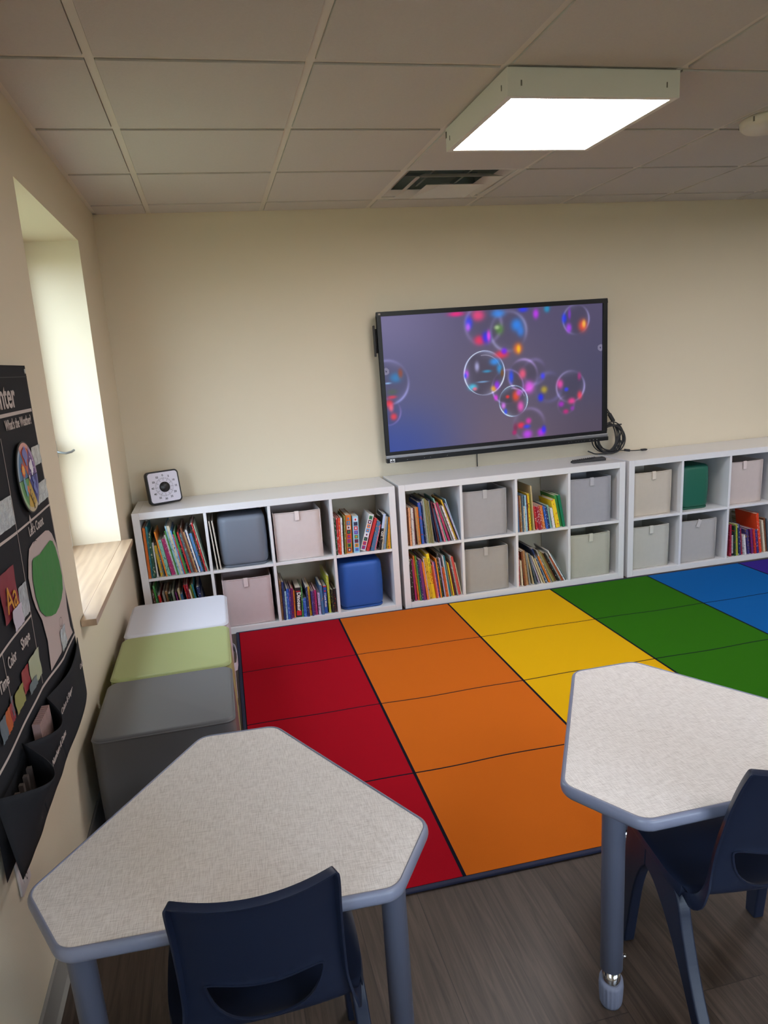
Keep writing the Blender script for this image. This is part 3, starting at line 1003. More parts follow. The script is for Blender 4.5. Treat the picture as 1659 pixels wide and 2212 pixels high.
ORD = ['leftmost', 'second', 'third', 'fourth', 'fifth', 'sixth', 'seventh', 'eighth', 'ninth', 'tenth', 'eleventh', 'twelfth']
book_labels = set()
for cx0, cz0, phrase, rows in CUBBIES:
    n = len(rows)
    for k, (bx, th, h, ang, ins, dep, col, acc) in enumerate(rows):
        o = make_book(cx0+bx/1000, YF+0.006+ins/1000, cz0, th, h, ang, dep, col, acc)
        size = 'boxed' if acc == 'P' else 'thin' if th < 9 else 'thick' if th > 18 else 'slim'
        me_, lf, rt_ = NM(col), NM(rows[k-1][6]) if k else '', NM(rows[k+1][6]) if k < n-1 else ''
        if k == 0:
            lab = '%s %s book at the left end, %s' % (size, me_, phrase)
        elif k == n-1:
            lab = '%s %s book at the right end, %s' % (size, me_, phrase)
        else:
            lab = '%s %s book between %s and %s, %s' % (size, me_, lf, rt_, phrase)
        if lab in book_labels:
            lab = lab.replace(' book ', ' book further right ', 1)
        book_labels.add(lab)
        tag(o, lab, 'book', 'books in the %s' % phrase)
        if col == 'black' and acc == 'white' and abs(cx0-1.094) < .01:
            text_on_spine('CAT', 0.016, o, th/1000*.2, h/1000*.52, m_ink, .0006)
            q = MB(); q.box(0, th/1000, -0.0006, 0.0002, h/1000*.60, h/1000)
            q.build('pale_patch', mat('spine_pale_blue', 'b4c4e4', .5), o)

# ------------------------------------------------------------------ big cushion cubes by the window
def cushion_cube(yc, col, label, hgt=0.400, strap=False):
    s = 0.444
    r = thing('cushion_cube', label, 'cushion cube', (0.228, yc, 0.0005), 0)
    M_ = mat('cushion_vinyl_'+col, col, 0.42, bump=0.2, bscale=700, spec=0.45, bdist=0.0005)
    b, rings = rbox(s, s, 0, hgt, 0.038, 0.014, n=6, bulge=0.003)
    b.build('body', M_, r, smooth=True)
    pc = MB()

    def loop(z, off, rr):
        pts = []
        q = 0.036
        for cx, cy, a0 in ((1, 1, 0), (-1, 1, 90), (-1, -1, 180), (1, -1, 270)):
            for k in range(7):
                a = R(a0+15*k)
                pts.append(((s/2-q)*cx+(q+off)*math.cos(a), (s/2-q)*cy+(q+off)*math.sin(a), z))
        pc.tube(pts, rr, 6, closed=True)
    loop(hgt-0.010, -0.001, 0.0032)
    pc.build('piping', M_, r)
    pc = MB(); loop(0.022, -0.001, 0.0024)
    pc.build('piping', M_, r)
    if strap:
        q = MB()
        pts = [(s/2+.001, -.13, .15), (s/2+.012, -.11, .145), (s/2+.017, -.04, .140), (s/2+.017, .04, .140),
               (s/2+.012, .11, .145), (s/2+.001, .13, .15)]
        q.rings([[(x, y, z-.02), (x+.003, y, z-.02), (x+.003, y, z+.02), (x, y, z+.02)] for x, y, z in pts], sm=False)
        q.build('carry_strap', M_, r, bevel=.001)
    return r


cushion_cube(-1.104, 'c6c6d0', 'white cushion cube closest to the shelves, beside the oak window sill', strap=True)
cushion_cube(-1.558, '98a06c', 'pale green cushion cube between the white and dark grey cubes')
cushion_cube(-2.014, '606164', 'dark grey cushion cube against the left wall behind the near table')

# ------------------------------------------------------------------ wall screen
TVX0, TVX1 = 1.499, 2.999
tv = thing('wall_screen', 'large black-framed screen on the back wall showing soap bubbles', 'screen', ((TVX0+TVX1)/2, -0.002, 0.862), 0)
tv.rotation_euler = (0, R(-0.35), 0)
hw = (TVX1-TVX0)/2
m_blk = mat('black_gloss_plastic', (0.010, 0.010, 0.011), 0.35, spec=0.25)
m_blk2 = mat('black_matt_plastic', (0.018, 0.018, 0.020), 0.6)
m_silver = mat('silver_bar_metal', '8a8a8e', 0.35, metal=0.6)
b = MB(); b.box(-hw+.012, hw-.012, -0.088, -0.048, 0.022, 0.886); b.build('housing', m_blk2, tv, bevel=.004)
b = MB()
ZT, ZB = 0.893, 0.045
bz = 0.026
b.box(-hw, hw, -0.104, -0.085, ZT-bz, ZT); b.box(-hw, hw, -0.104, -0.085, ZB, ZB+0.020)
b.box(-hw, -hw+bz, -0.104, -0.085, ZB+.020, ZT-bz); b.box(hw-bz-.004, hw, -0.104, -0.085, ZB+.020, ZT-bz)
b.build('bezel', m_blk, tv, bevel=.002)
b = MB(); b.box(-hw, hw+.004, -0.108, -0.085, 0.026, ZB-.0003); b.build('silver_bar', m_silver, tv, bevel=.002)
b = MB(); b.box(-hw, hw+.004, -0.116, -0.080, 0.0, 0.0255); b.build('control_bar', m_blk, tv, bevel=.002)
b = MB()
for x in (0.47, 0.49, 0.52, 0.54, 0.56, 0.58, 0.62, 0.645, 0.67):
    b.cyl((0, 0), 0.0028 if x > .6 else 0.0016, 0, 0.001, 10)
    n0 = len(b.v)-20
    for q in range(n0, len(b.v)):
        v = b.v[q]; b.v[q] = (x+v[0], -0.1165+v[2]*-1, 0.013+v[1])
for x in (-.62, -.51, -.36, -.47):
    b.box(x-.002, x+.002, -.117, -.116, .011, .014)
b.build('button', m_silver, tv)
b = MB(); b.box(-hw+.020, -hw+.050, -.1168, -.116, .003, .024, 0); b.box(-hw+.023, -hw+.047, -.1172, -.1168, .006, .013, 1)
b.box(-hw+.032, -hw+.038, -.1172, -.1168, .014, .022, 1)
b.build('rating_sticker', [mat('sticker_white', 'd8d8d8', .5), mat('sticker_black', '202020', .5)], tv)
b = MB(); b.box(-hw+.010, -hw+.024, -.1046, -.104, ZT-.018, ZT-.008); b.build('corner_badge', mat('badge_grey', '9a8f86', .5), tv)
b = MB(); b.box(-hw-.018, -hw+.01, -0.075, -0.050, 0.66, 0.80); b.box(-hw-.018, -hw-.010, -.082, -.05, .64, .82)
b.build('pen_tray', m_blk2, tv, bevel=.003)
b = MB(); b.box(-.3, .3, -.048, -.0, .3, .6); b.build('wall_bracket', m_blk2, tv)
b = MB(); b.tube([(-.128+.0, -.03, .02), (-.128, -.018, -.02), (-.127, -.014, -.06), (-.127, -.014, -.0955)], 0.0035); b.build('power_cord', m_blk2, tv)

# screen picture: soap bubbles drawn cell by cell
SX0, SX1, SZ0, SZ1 = -hw+bz, hw-bz-.004, ZB+.020, ZT-bz
NXS, NZS = 460, 264


def z2s(x, y):                   # picture-layout units to (0..1, 0..1)
    s = (x-62-(y-182)*0.07)/(1316-(y-182)*0.05)
    yt = 182-89*s
    yb = 985-127*s
    return s, (y-yt)/(yb-yt)


ASP = (SX1-SX0)/(SZ1-SZ0)
bub = []     # x, y, r, strength, tint, sharpness
for q in ((660, 508, 122, 1.0, (.75, .85, 1.0), 1.0), (650, 225, 112, .35, (.75, .65, .95), .35), (800, 262, 112, .4, (.7, .75, .95), .4),
          (800, 590, 98, .5, (.7, .55, 1.0), .6), (836, 676, 88, .9, (.6, .85, 1.0), .9), (892, 520, 92, .55, (.75, .6, .95), .4),
          (960, 500, 75, .25, (.6, .5, .9), .25), (1050, 592, 88, .25, (.4, .4, .85), .25), (1186, 588, 92, .6, (.75, .7, .95), .5),
          (1212, 190, 84, .6, (.6, .6, .8), .5), (1160, 700, 55, .2, (.6, .4, .8), .3), (935, 822, 100, .35, (.6, .5, .85), .35),
          (105, 565, 122, .6, (.6, .6, .8), .6), (108, 740, 75, .5, (.6, .4, .6), .5)):
    s_, t_ = z2s(q[0], q[1])
    bub.append((s_*ASP, t_, q[2]/1300*ASP, q[3], q[4], q[5]))
blob = []
for q in ((618, 172, 38, 30, (1.0, .25, .5)), (565, 215, 22, 35, (.2, .25, 1.0)), (560, 240, 14, 22, (.8, .4, 1.0)), (735, 160, 40, 22, (.2, .55, .95)),
          (848, 225, 34, 34, (.15, .55, 1.0)), (872, 260, 22, 30, (.2, .5, .9)), (630, 315, 34, 26, (1.0, .15, .35)), (668, 298, 26, 32, (.15, .15, 1.0)),
          (682, 290, 12, 30, (1.0, .3, .9)), (745, 250, 26, 30, (.3, .5, .2)), (730, 240, 16, 12, (.7, .8, .6)), (858, 362, 27, 30, (1.0, .45, .15)),
          (862, 365, 12, 22, (1.0, .8, .1)), (760, 398, 40, 22, (1.0, .2, .3)), (775, 378, 18, 18, (.4, .1, 1.0)), (490, 165, 45, 14, (1.0, .1, .5)),
          (885, 135, 30, 16, (.15, .2, 1.0)), (963, 160, 18, 26, (.8, .2, 1.0)), (1030, 130, 18, 20, (.1, .6, .8)), (1138, 185, 16, 28, (.1, .2, 1.0)),
          (1255, 225, 28, 34, (1.0, .3, .2)), (1262, 215, 12, 22, (1.0, .8, .3)), (1168, 240, 18, 26, (.7, .25, 1.0)), (1170, 160, 10, 30, (.5, .2, .8)),
          (555, 515, 14, 22, (.8, .3, 1.0)), (548, 525, 8, 14, (.2, .3, 1.0)), (592, 592, 26, 18, (.3, .85, 1.0)), (604, 602, 14, 10, (1.0, .4, .5)),
          (718, 600, 18, 16, (1.0, .7, .1)), (735, 580, 16, 24, (.6, .15, 1.0)), (720, 440, 30, 20, (.2, .6, 1.0)), (750, 480, 18, 26, (.2, .6, .9)),
          (765, 505, 10, 22, (.5, .3, .1)), (615, 470, 14, 26, (.7, .7, .9)), (675, 497, 26, 8, (.2, .6, .8)), (650, 560, 34, 5, (.5, .7, .9)),
          (888, 512, 22, 28, (1.0, .35, .5)), (930, 592, 30, 34, (1.0, .35, 1.0)), (820, 530, 14, 34, (.15, .3, 1.0)), (850, 645, 22, 30, (1.0, .3, .15)),
          (868, 625, 18, 18, (.8, .35, .9)), (880, 708, 20, 30, (1.0, .35, .8)), (776, 705, 14, 18, (.9, .5, 1.0)), (790, 740, 10, 16, (.2, .3, 1.0)),
          (800, 650, 12, 10, (1.0, .2, .2)), (730, 655, 12, 16, (.9, .2, .9)), (1012, 525, 14, 18, (.25, .25, 1.0)), (1022, 607, 20, 20, (.75, .65, .2)),
          (1002, 655, 18, 22, (.1, .15, 1.0)), (1120, 573, 20, 26, (1.0, .3, .7)), (1245, 640, 16, 24, (1.0, .25, .35)), (1195, 675, 24, 18, (1.0, .25, .6)),
          (1160, 605, 14, 12, (.2, .25, 1.0)), (1240, 525, 12, 22, (.7, .2, .5)), (1130, 695, 18, 16, (.7, .15, .8)), (1160, 740, 18, 14, (.8, .15, .5)),
          (1200, 720, 14, 14, (.6, .2, .7)), (925, 880, 30, 26, (.8, .25, 1.0)), (1010, 868, 26, 24, (.75, .15, 1.0)), (1025, 850, 14, 22, (.15, .15, 1.0)),
          (885, 825, 24, 18, (1.0, .15, .3)), (920, 832, 22, 12, (.2, .25, 1.0)), (930, 798, 18, 18, (.9, .2, .7)), (850, 840, 14, 26, (.5, .15, .3)),
          (845, 870, 14, 14, (.7, .1, .4)), (150, 535, 34, 26, (.15, .5, .75)), (175, 510, 14, 26, (.6, .25, .15)), (115, 690, 22, 22, (1.0, .15, .2)),
          (125, 715, 14, 22, (1.0, .4, .5)), (140, 768, 20, 20, (1.0, .2, .25)), (130, 650, 26, 10, (.9, .2, .3)), (105, 568, 20, 5, (.6, .8, 1.0)),
          (130, 620, 30, 16, (.3, .35, .3))):
    s_, t_ = z2s(q[0], q[1])
    blob.append((s_*ASP, t_, q[2]/1300*ASP*.95, q[3]/1300*ASP*.95, q[4]))
corners = (((.46, .43, .60), (.36, .33, .46), (.33, .30, .43)), ((.36, .35, .52), (.40, .36, .46), (.31, .30, .42)), ((.22, .30, .62), (.44, .38, .46), (.34, .30, .38)))


def bgc(s, t):
    a, i = min(s, .999)*2, 0
    i = int(a); fx = a-i
    c2 = min(t, .999)*2
    j = int(c2); fy = c2-j
    fx = fx*fx*(3-2*fx); fy = fy*fy*(3-2*fy)
    return [((corners[j][i][k]*(1-fx)+corners[j][i+1][k]*fx)*(1-fy)+(corners[j+1][i][k]*(1-fx)+corners[j+1][i+1][k]*fx)*fy) for k in range(3)]


import numpy as np
S, Tt = np.meshgrid((np.arange(NXS)+.5)/NXS, (np.arange(NZS)+.5)/NZS)
X_ = S*ASP
img = np.zeros((NZS, NXS, 3))
for k in range(3):
    g3 = np.array([[corners[j][i][k] for i in range(3)] for j in range(3)])
    a = S*2; i = np.clip(a.astype(int), 0, 1); fx = a-i; fx = fx*fx*(3-2*fx)
    c2 = Tt*2; j = np.clip(c2.astype(int), 0, 1); fy = c2-j; fy = fy*fy*(3-2*fy)
    img[..., k] = (g3[j, i]*(1-fx)+g3[j, i+1]*fx)*(1-fy)+(g3[j+1, i]*(1-fx)+g3[j+1, i+1]*fx)*fy
for (bx, by, br, st, tint, sh) in bub:
    d = np.sqrt((X_-bx)**2+(Tt-by)**2)/br
    ins = 1/(1+np.exp((d-1)*60*sh))
    wdt = .035/sh
    ring = np.exp(-((d-(1-wdt*.7))/wdt)**2)
    ang = np.arctan2(Tt-by, X_-bx)
    mod = .55+.45*np.sin(ang*2.0+bx*9)
    film = ins*np.clip(d, 0, 1)**5*(.5+.5*np.sin(ang*3.0+by*11))
    for k in range(3):
        img[..., k] = img[..., k]*(1-ins*.20*st) + (ring*mod*.55+film*.38)*tint[k]*st
    if sh > .8:
        thin = np.exp(-((d-.985)/.012)**2)
        for k in range(3):
            img[..., k] += thin*(.45, .55, .6)[k]*(.5+.5*np.sin(ang*3+1))
        inner = np.exp(-((d-.80)/.02)**2)*(np.sin(ang*1.0+2.6) > .75)
        for k in range(3):
            img[..., k] += inner*.25
for (bx, by, rx, ry, cc) in blob:
    d2 = ((X_-bx)/rx)**2+((Tt-by)/ry)**2
    g_ = np.exp(-d2**1.3*.9)
    for k in range(3):
        img[..., k] = img[..., k]*(1-g_*.8)+g_*.85*cc[k]
for (ux, uy, dr) in ((0.008, .395, 1), (.992, .340, -1)):       # side menu tabs
    d = np.sqrt(((X_-ux*ASP))**2+(Tt-uy)**2)/.026
    ins = (d < 1)
    img[ins] = img[ins]*.35+np.array((.62, .60, .70))*.65
    tx = (X_-ux*ASP)*dr
    tri = (tx > -.002) & (tx < .010) & (np.abs(Tt-uy) < (.010-tx)*.75)
    img[tri] = (.22, .2, .35)
img = np.clip(img, 0, 1)
SGAIN = 0.70
lc_ = np.where(img <= .04045, img/12.92, ((img+.055)/1.055)**2.4)*SGAIN
me = bpy.data.meshes.new('display')
xs = np.linspace(SX0, SX1, NXS+1)
zz = np.linspace(SZ1, SZ0, NZS+1)
GXX, GZZ = np.meshgrid(xs, zz)
vv = np.stack([GXX, np.full_like(GXX, -0.0915), GZZ], -1).reshape(-1, 3)
ii = np.arange(NZS*NXS); rr_, cc_ = ii//NXS, ii % NXS
a0 = rr_*(NXS+1)+cc_
ff = np.stack([a0, a0+NXS+1, a0+NXS+2, a0+1], -1)
me.from_pydata(vv.tolist(), [], ff.tolist())
ca = me.color_attributes.new('picture', 'FLOAT_COLOR', 'CORNER')
buf = np.repeat(np.concatenate([lc_.reshape(-1, 3), np.ones((NXS*NZS, 1))], 1), 4, axis=0).astype(np.float32)
ca.data.foreach_set('color', buf.ravel())
M_ = bpy.data.materials.new('screen_picture'); M_.use_nodes = True
n_, l_ = M_.node_tree.nodes, M_.node_tree.links
at_ = n_.new('ShaderNodeVertexColor'); at_.layer_name = 'picture'
bb = n_['Principled BSDF']
bb.inputs['Base Color'].default_value = (0.01, .01, .01, 1)
bb.inputs['Roughness'].default_value = 0.35
bb.inputs['Specular IOR Level'].default_value = 0.25
l_.new(at_.outputs[0], bb.inputs['Emission Color'])
bb.inputs['Emission Strength'].default_value = 1.0
me.materials.append(M_)
o = bpy.data.objects.new('display', me); COL.objects.link(o); o.parent = tv

# ------------------------------------------------------------------ cable bundle beside the screen
cb_ = thing('cable_bundle', 'coiled bundle of black cables hanging at the lower right of the screen', 'cable', (3.07, -0.05, 0.766))
C0 = Vector((3.07, -0.05, 0.766))


def cable(pts, r_=0.0035, name='cable'):
    # smooth the path with a Catmull-Rom spline
    P = [Vector(p) for p in pts]
    out = []
    for k in range(len(P)-1):
        p0, p1, p2, p3 = P[max(k-1, 0)], P[k], P[k+1], P[min(k+2, len(P)-1)]
        for s_ in range(8):
            t = s_/8
            out.append(.5*((2*p1)+(p2-p0)*t+(2*p0-5*p1+4*p2-p3)*t*t+(3*p1-p0-3*p2+p3)*t**3))
    out.append(P[-1])
    m_ = MB(); m_.tube([q-C0 for q in out], r_, 8)
    return m_.build(name, m_blk2, cb_)


cable([(2.99, -.04, 1.13), (3.015, -.04, 1.09), (3.035, -.045, 1.06), (3.06, -.05, 1.02)], .004)
cable([(2.99, -.05, 1.10), (3.02, -.05, 1.06), (3.05, -.05, 1.02), (3.075, -.05, .98), (3.085, -.05, .95)], .004)
m_ = MB()
Mx = Matrix.Translation(Vector((3.062, -.05, 1.005))-C0) @ Matrix.Rotation(R(-32), 4, 'Y')
m_.box(-.011, .011, -.011, .011, -.032, .032, M=Mx); m_.build('ferrite_block', m_blk2, cb_, bevel=.004)
m_ = MB(); m_.tube([Vector(q)-C0 for q in ((2.97, -.045, .948), (3.05, -.05, .952), (3.135, -.055, .955))], .0045); m_.build('cable_tie', m_blk2, cb_)
rn = random.Random(3)
for k in range(7):       # the coil
    cx_, cz_ = 3.045+rn.uniform(-.012, .012), .875+rn.uniform(-.012, .012)
    ra, rb = .090+rn.uniform(-.012, .012), .090+rn.uniform(-.008, .010)
    yy = -.045-.008*k
    pts = []
    for q in range(17):
        a = 2*PI*q/16+k
        pts.append((cx_+ra*math.cos(a), yy+.006*math.sin(2*a), max(cz_+rb*math.sin(a), .7735+.004*(k % 2))))
    cable(pts, .0048 if k % 2 else .0038)
for k in range(4):
    x_ = 3.07+.014*k
    cable([(x_, -.06, .95), (x_+.012, -.068, .90), (x_+.012-.01*k, -.072, .84), (x_-.015, -.07, .80), (x_-.05, -.065, .776)], .0042)
cable([(2.915, -.06, .865), (2.925, -.065, .83), (2.96, -.07, .795), (3.02, -.075, .776), (3.08, -.08, .7745), (3.11, -.07, .79), (3.10, -.06, .83)], .0038)
cable([(2.955, -.06, .865), (2.965, -.065, .82), (3.00, -.07, .79), (3.06, -.075, .7755), (3.12, -.07, .80), (3.13, -.06, .85)], .0038)
cable([(2.90, -.085, .790), (2.925, -.09, .7795), (2.98, -.09, .7755), (3.05, -.085, .7755), (3.09, -.08, .79)], .0042)
m_ = MB(); m_.box(-.014, .014, -.006, .006, -.004, .004, M=Matrix.Translation(Vector((2.888, -.084, .7955))-C0) @ Matrix.Rotation(R(25), 4, 'Y'))
m_.build('plug', m_blk2, cb_, bevel=.001)
cable([(3.10, -.075, .785), (3.14, -.078, .783), (3.18, -.08, .7775), (3.22, -.082, .7745), (3.27, -.085, .774)], .003)
m_ = MB(); m_.box(-.020, .020, -.008, .008, -.008, .008, M=Matrix.Translation(Vector((3.165, -.079, .781))-C0) @ Matrix.Rotation(R(10), 4, 'Y'))
m_.build('ferrite_block', m_blk2, cb_, bevel=.003)
m_ = MB(); m_.box(-.018, .018, -.010, .010, -.006, .006, M=Matrix.Translation(Vector((3.285, -.086, .7745))-C0)); m_.box(.018, .026, -.006, .006, -.003, .003, M=Matrix.Translation(Vector((3.285, -.086, .7745))-C0))
m_.build('plug', m_blk2, cb_, bevel=.001)

# ------------------------------------------------------------------ remote and crumpled wrapper on the middle shelf
r = thing('remote_control', 'black remote control lying on the middle shelf under the screen', 'remote control', (2.775, -0.266, UH+.0005), R(-2))
b = MB()
b.rings([[(x, -w_, 0), (x, w_, 0), (x, w_, h_*.6), (x, w_*.8, h_), (x, -w_*.8, h_), (x, -w_, h_*.6)] for x, w_, h_ in
         ((-.112, .016, .008), (-.108, .020, .013), (0.0, .022, .017), (.06, .023, .022), (.105, .023, .022), (.115, .018, .014))], sm=False)
b.build('body', m_blk2, r, bevel=.002)
b = MB()
for k in range(11):
    for q in (-1, 0, 1):
        x_ = -.098+k*.0145
        b.box(x_-.004, x_+.004, q*.011-.0035, q*.011+.0035, .0125+k*.0007, .0175+k*.0008)
b.build('keys', mat('remote_key_rubber', '2e2e30', .7), r, bevel=.001)
b = MB()
rn = random.Random(11)
G = [[(2.878+.012*i+rn.uniform(-.003, .003), -.225+.016*j+rn.uniform(-.003, .003), UH+.001+rn.uniform(0, .014)*(0 < i < 5)*(0 < j < 3)) for j in range(4)] for i in range(6)]
for i in range(5):
    for j in range(3):
        b.face([G[i][j], G[i+1][j], G[i+1][j+1], G[i][j+1]])
wm = mat('clear_wrapper', 'c8c8cc', .15)
wm.node_tree.nodes['Principled BSDF'].inputs['Alpha'].default_value = 0.45
tag(b.build('plastic_wrapper', wm), 'small crumpled clear plastic wrapper behind the remote control', 'wrapper')

# ------------------------------------------------------------------ square countdown timer
tm = thing('timer', 'square countdown timer with white dial and black knob on the left shelf', 'timer', (0.166, -0.168, UH+.0005), R(24))
TS, TD = 0.190, 0.036
Mt = Matrix.Rotation(R(-8), 4, 'X')
mb, _ = rbox(TS, TS*.98, 0, TD, 0.022, 0.005, n=6)
T0 = Mt @ Matrix.Translation((0, 0, TS*.49)) @ Matrix.Rotation(R(90), 4, 'X')
mb.v = [tuple(T0 @ Vector(v)) for v in mb.v]
mb.build('case', mat('timer_black_plastic', '1c1c1f', .5), tm, smooth=True)
mb, _ = rbox(TS-.018, TS*.98-.018, TD-.001, TD+.0015, 0.016, 0.0007, n=6)
mb.v = [tuple(T0 @ Vector(v)) for v in mb.v]
mb.build('dial', mat('timer_dial_white', 'd4cfdc', .45), tm)
mb = MB(); mb.lathe([(0.029, TD), (0.029, TD+.012), (0.026, TD+.016), (0.001, TD+.016)], n=32, cap0=False)
mb.box(-.002, .002, .012, .026, TD+.016, TD+.018)
mb.v = [tuple(T0 @ Vector(v)) for v in mb.v]
mb.build('knob', mat('timer_knob', '0f0f11', .35), tm)
mb = MB()
for k in range(60):
    a = PI/2-2*PI*k/60
    l0, l1, w_ = (.036, .054, .0008) if k % 5 == 0 else (.046, .054, .0005)
    Mk = Matrix.Rotation(a, 4, 'Z')
    mb.box(l0, l1, -w_, w_, TD+.0015, TD+.0019, M=Mk)
mb.v = [tuple(T0 @ Vector(v)) for v in mb.v]
mb.build('tick_marks', m_inkd, tm)
for k in range(12):
    a = PI/2-2*PI*k/12
    text_mesh('numeral', str(k*5), 0.0155, m_inkd, tm,
              T0 @ Matrix.Translation((.067*math.cos(a), .067*math.sin(a)-.0055, TD+.0017)), .0002, .0004, align='CENTER')
tag(tm, None)
mb = MB(); mb.box(-.03, .03, .02, .05, 0, .004)
mb.build('foot', mat('timer_black_plastic', '1c1c1f', .5), tm)

# ------------------------------------------------------------------ wall outlet
r = thing('wall_outlet', 'white duplex outlet on the left wall below the black chart', 'outlet', (wallx(.45)+.0005, -2.866, 0.395))
mb, _ = rbox(.073, .118, 0, .006, .006, .002, n=4)
mb.v = [(v[2], v[0], v[1]+.059) for v in mb.v]
mb.build('cover_plate', mat('outlet_ivory', 'cfc6c4', .35), r, smooth=True)
for dz in (.030, .088):
    mb = MB(); mb.cyl((0, 0), .0165, .006, .0085, 24)
    mb.v = [(v[2], v[0], v[1]*.85+dz) for v in mb.v]
    mb.build('socket', mat('outlet_ivory', 'cfc6c4', .35), r)
    mb = MB()
    for q in (-.006, .006):
        mb.box(.0084, .0088, q-.001, q+.001, dz-.001, dz+.007)
    mb.box(.0084, .0088, -.002, .002, dz-.009, dz-.005)
    mb.build('slot', m_inkd, r)

# ------------------------------------------------------------------ hanging pocket chart on the left wall
CH = Vector((wallx(.5), -2.55, 0.5))
ch = thing('pocket_chart', 'black fabric classroom pocket chart with weather wheel hanging on the left wall', 'wall chart', CH)
m_fab = mat('chart_black_fabric', '25262a', 0.85, var=0.12, vscale=20, bump=0.5, bscale=900, spec=0.2, bdist=.0006)
m_tape = mat('chart_cream_tape', 'b9aca6', 0.8)
m_cello = mat('clear_pocket_film', 'a9aeb0', 0.18, bump=1.0, bscale=60, bdist=.006, spec=.8, var=.35, vscale=40)


def edge_y(z):
    pts = [(0.45, -2.045), (0.70, -2.045), (0.87, -2.066), (1.13, -2.078), (1.41, -2.105), (1.54, -2.110)]
    for k in range(len(pts)-1):
        if z <= pts[k+1][0]:
            t = (z-pts[k][0])/(pts[k+1][0]-pts[k][0])
            return pts[k][1]*(1-t)+pts[k+1][1]*t
    return pts[-1][1]


def cx_(y, z, off=0.0):
    s = 0.012+0.002*math.sin(y*9+z*4)+0.0012*math.sin(y*23-z*3)*max(0, 1.5-z)
    return wallx(z)+s+off


def cpt(y, z, off=0.0):
    return (cx_(y, z, off)-CH.x, y-CH.y, z-CH.z)


mb = MB()
YL = -3.30
NY, NZ = 60, 44
for i in range(NY):
    for j in range(NZ):
        q = []
        for a, b2 in ((i, j), (i+1, j), (i+1, j+1), (i, j+1)):
            z = .655+(1.534-.655)*b2/NZ
            y = YL+(edge_y(z)-YL)*a/NY
            q.append(cpt(y, z))
        mb.face(q, 0, True)
o = mb.build('backing_sheet', m_fab, ch, smooth=True)
sm_ = o.modifiers.new('thickness', 'SOLIDIFY'); sm_.thickness = .0025; sm_.offset = -1


def strip(path, w_, name, material, off=.0016, vertical=False):
    m_ = MB()
    pts = []
    for k in range(len(path)-1):
        (ya, za), (yb, zb) = path[k], path[k+1]
        n = max(2, int(math.hypot(ya-yb, za-zb)/.02))
        for s in range(n):
            pts.append((ya+(yb-ya)*s/n, za+(zb-za)*s/n))
    pts.append(path[-1])
    for k in range(len(pts)-1):
        (ya, za), (yb, zb) = pts[k], pts[k+1]
        dy, dz = (w_/2, 0) if vertical else (0, w_/2)
        m_.face([cpt(ya-dy, za-dz, off), cpt(yb-dy, zb-dz, off), cpt(yb+dy, zb+dz, off), cpt(ya+dy, za+dz, off)], 0)
    return m_


m_ = MB()
for pth, w_, v_ in (([(YL, 1.412), (-2.118, 1.410)], .009, False), ([(YL, 1.136), (-2.49, 1.128)], .007, False),
                    ([(-2.486, 1.128), (-2.085, 1.126)], .006, False), ([(YL, .916), (-2.489, .910)], .006, False),
                    ([(-2.488, 1.36), (-2.492, .86), (-2.49, .72)], .003, True), ([(-2.755, .91), (-2.757, .78)], .003, True),
                    ([(-2.112, 1.405), (-2.090, 1.13), (-2.075, .87), (-2.058, .715)], .003, True),
                    ([(-3.0, .71), (-2.75, .708), (-2.50, .712), (-2.25, .692), (-2.05, .695)], .0075, False)):
    q = strip(pth, w_, 't', m_tape, vertical=v_)
    k = len(m_.v)
    m_.v += q.v; m_.f += [tuple(a+k for a in f_) for f_ in q.f]; m_.mi += q.mi; m_.sm += q.sm
o = m_.build('cream_tape', m_tape, ch)
m_ = strip([(YL, 1.505), (-2.112, 1.503)], .002, 'seam', m_inkd); m_.build('hem_seam', m_inkd, ch)


def ctext(body, y, z, size, sx=1.0, off=.0035, name='lettering', tilt=0.0, bold=.0006, material=None):
    M_ = frame_matrix(Vector(cpt(y, z, off)), (0, 1, tilt), (0, -tilt, 1))
    return text_mesh(name, body, size, material or m_tape, ch, M_, .0002, bold, sx=sx)


ctext('Center', -2.552, 1.428, .088, 1.0, bold=.0018)
ctext("What's the Weather?", -2.434, 1.374, .036, .86)
ctext("Let's Count", -2.388, 1.093, .036, .98)
ctext('Color', -2.733, .862, .038, .74)
ctext('Shape', -2.616, .862, .038, .92)
ctext('Time', -2.83, .842, .038, .95)
# weather wheel
WC = (-2.335, 1.243)
WR = .100


def disc_pt(rad, a, off):
    return (cx_(WC[0], WC[1], off)-CH.x, WC[0]+rad*math.cos(a)-CH.y, WC[1]+rad*math.sin(a)*.95-CH.z)


wh = MB()
ring_o = [disc_pt(WR, 2*PI*k/48, .010) for k in range(48)]
ring_i = [disc_pt(WR, 2*PI*k/48, .013) for k in range(48)]
wh.rings([ring_o, ring_i], 6)
cols = ['5c3a80', 'b8503c', '3c6c94', '4c8a48', 'b8952c', '2c2c78']       # counter-clockwise from the right
pale = ['9c84a8', 'c89088', '94a4b4', '94b088', 'b8a888', '5c5c94']
for k in range(6):
    for s in range(10):
        a, b2 = R(60*k+6*s), R(60*k+6*s+6)
        wh.face([disc_pt(0, 0, .0135), disc_pt(WR*.84, a, .0135), disc_pt(WR*.84, b2, .0135)], k)
        wh.face([disc_pt(WR*.84, a, .0135), disc_pt(WR*.96, a, .0135), disc_pt(WR*.96, b2, .0135), disc_pt(WR*.84, b2, .0135)], 7+k)
    a = R(60*k)
    d = Vector(disc_pt(1, a+PI/2, 0))-Vector(disc_pt(0, a, 0)); d = d.normalized()*.0009
    p0, p1 = Vector(disc_pt(0, a, .0142)), Vector(disc_pt(WR*.97, a, .0142))
    wh.face([p0-d, p1-d, p1+d, p0+d], 6)
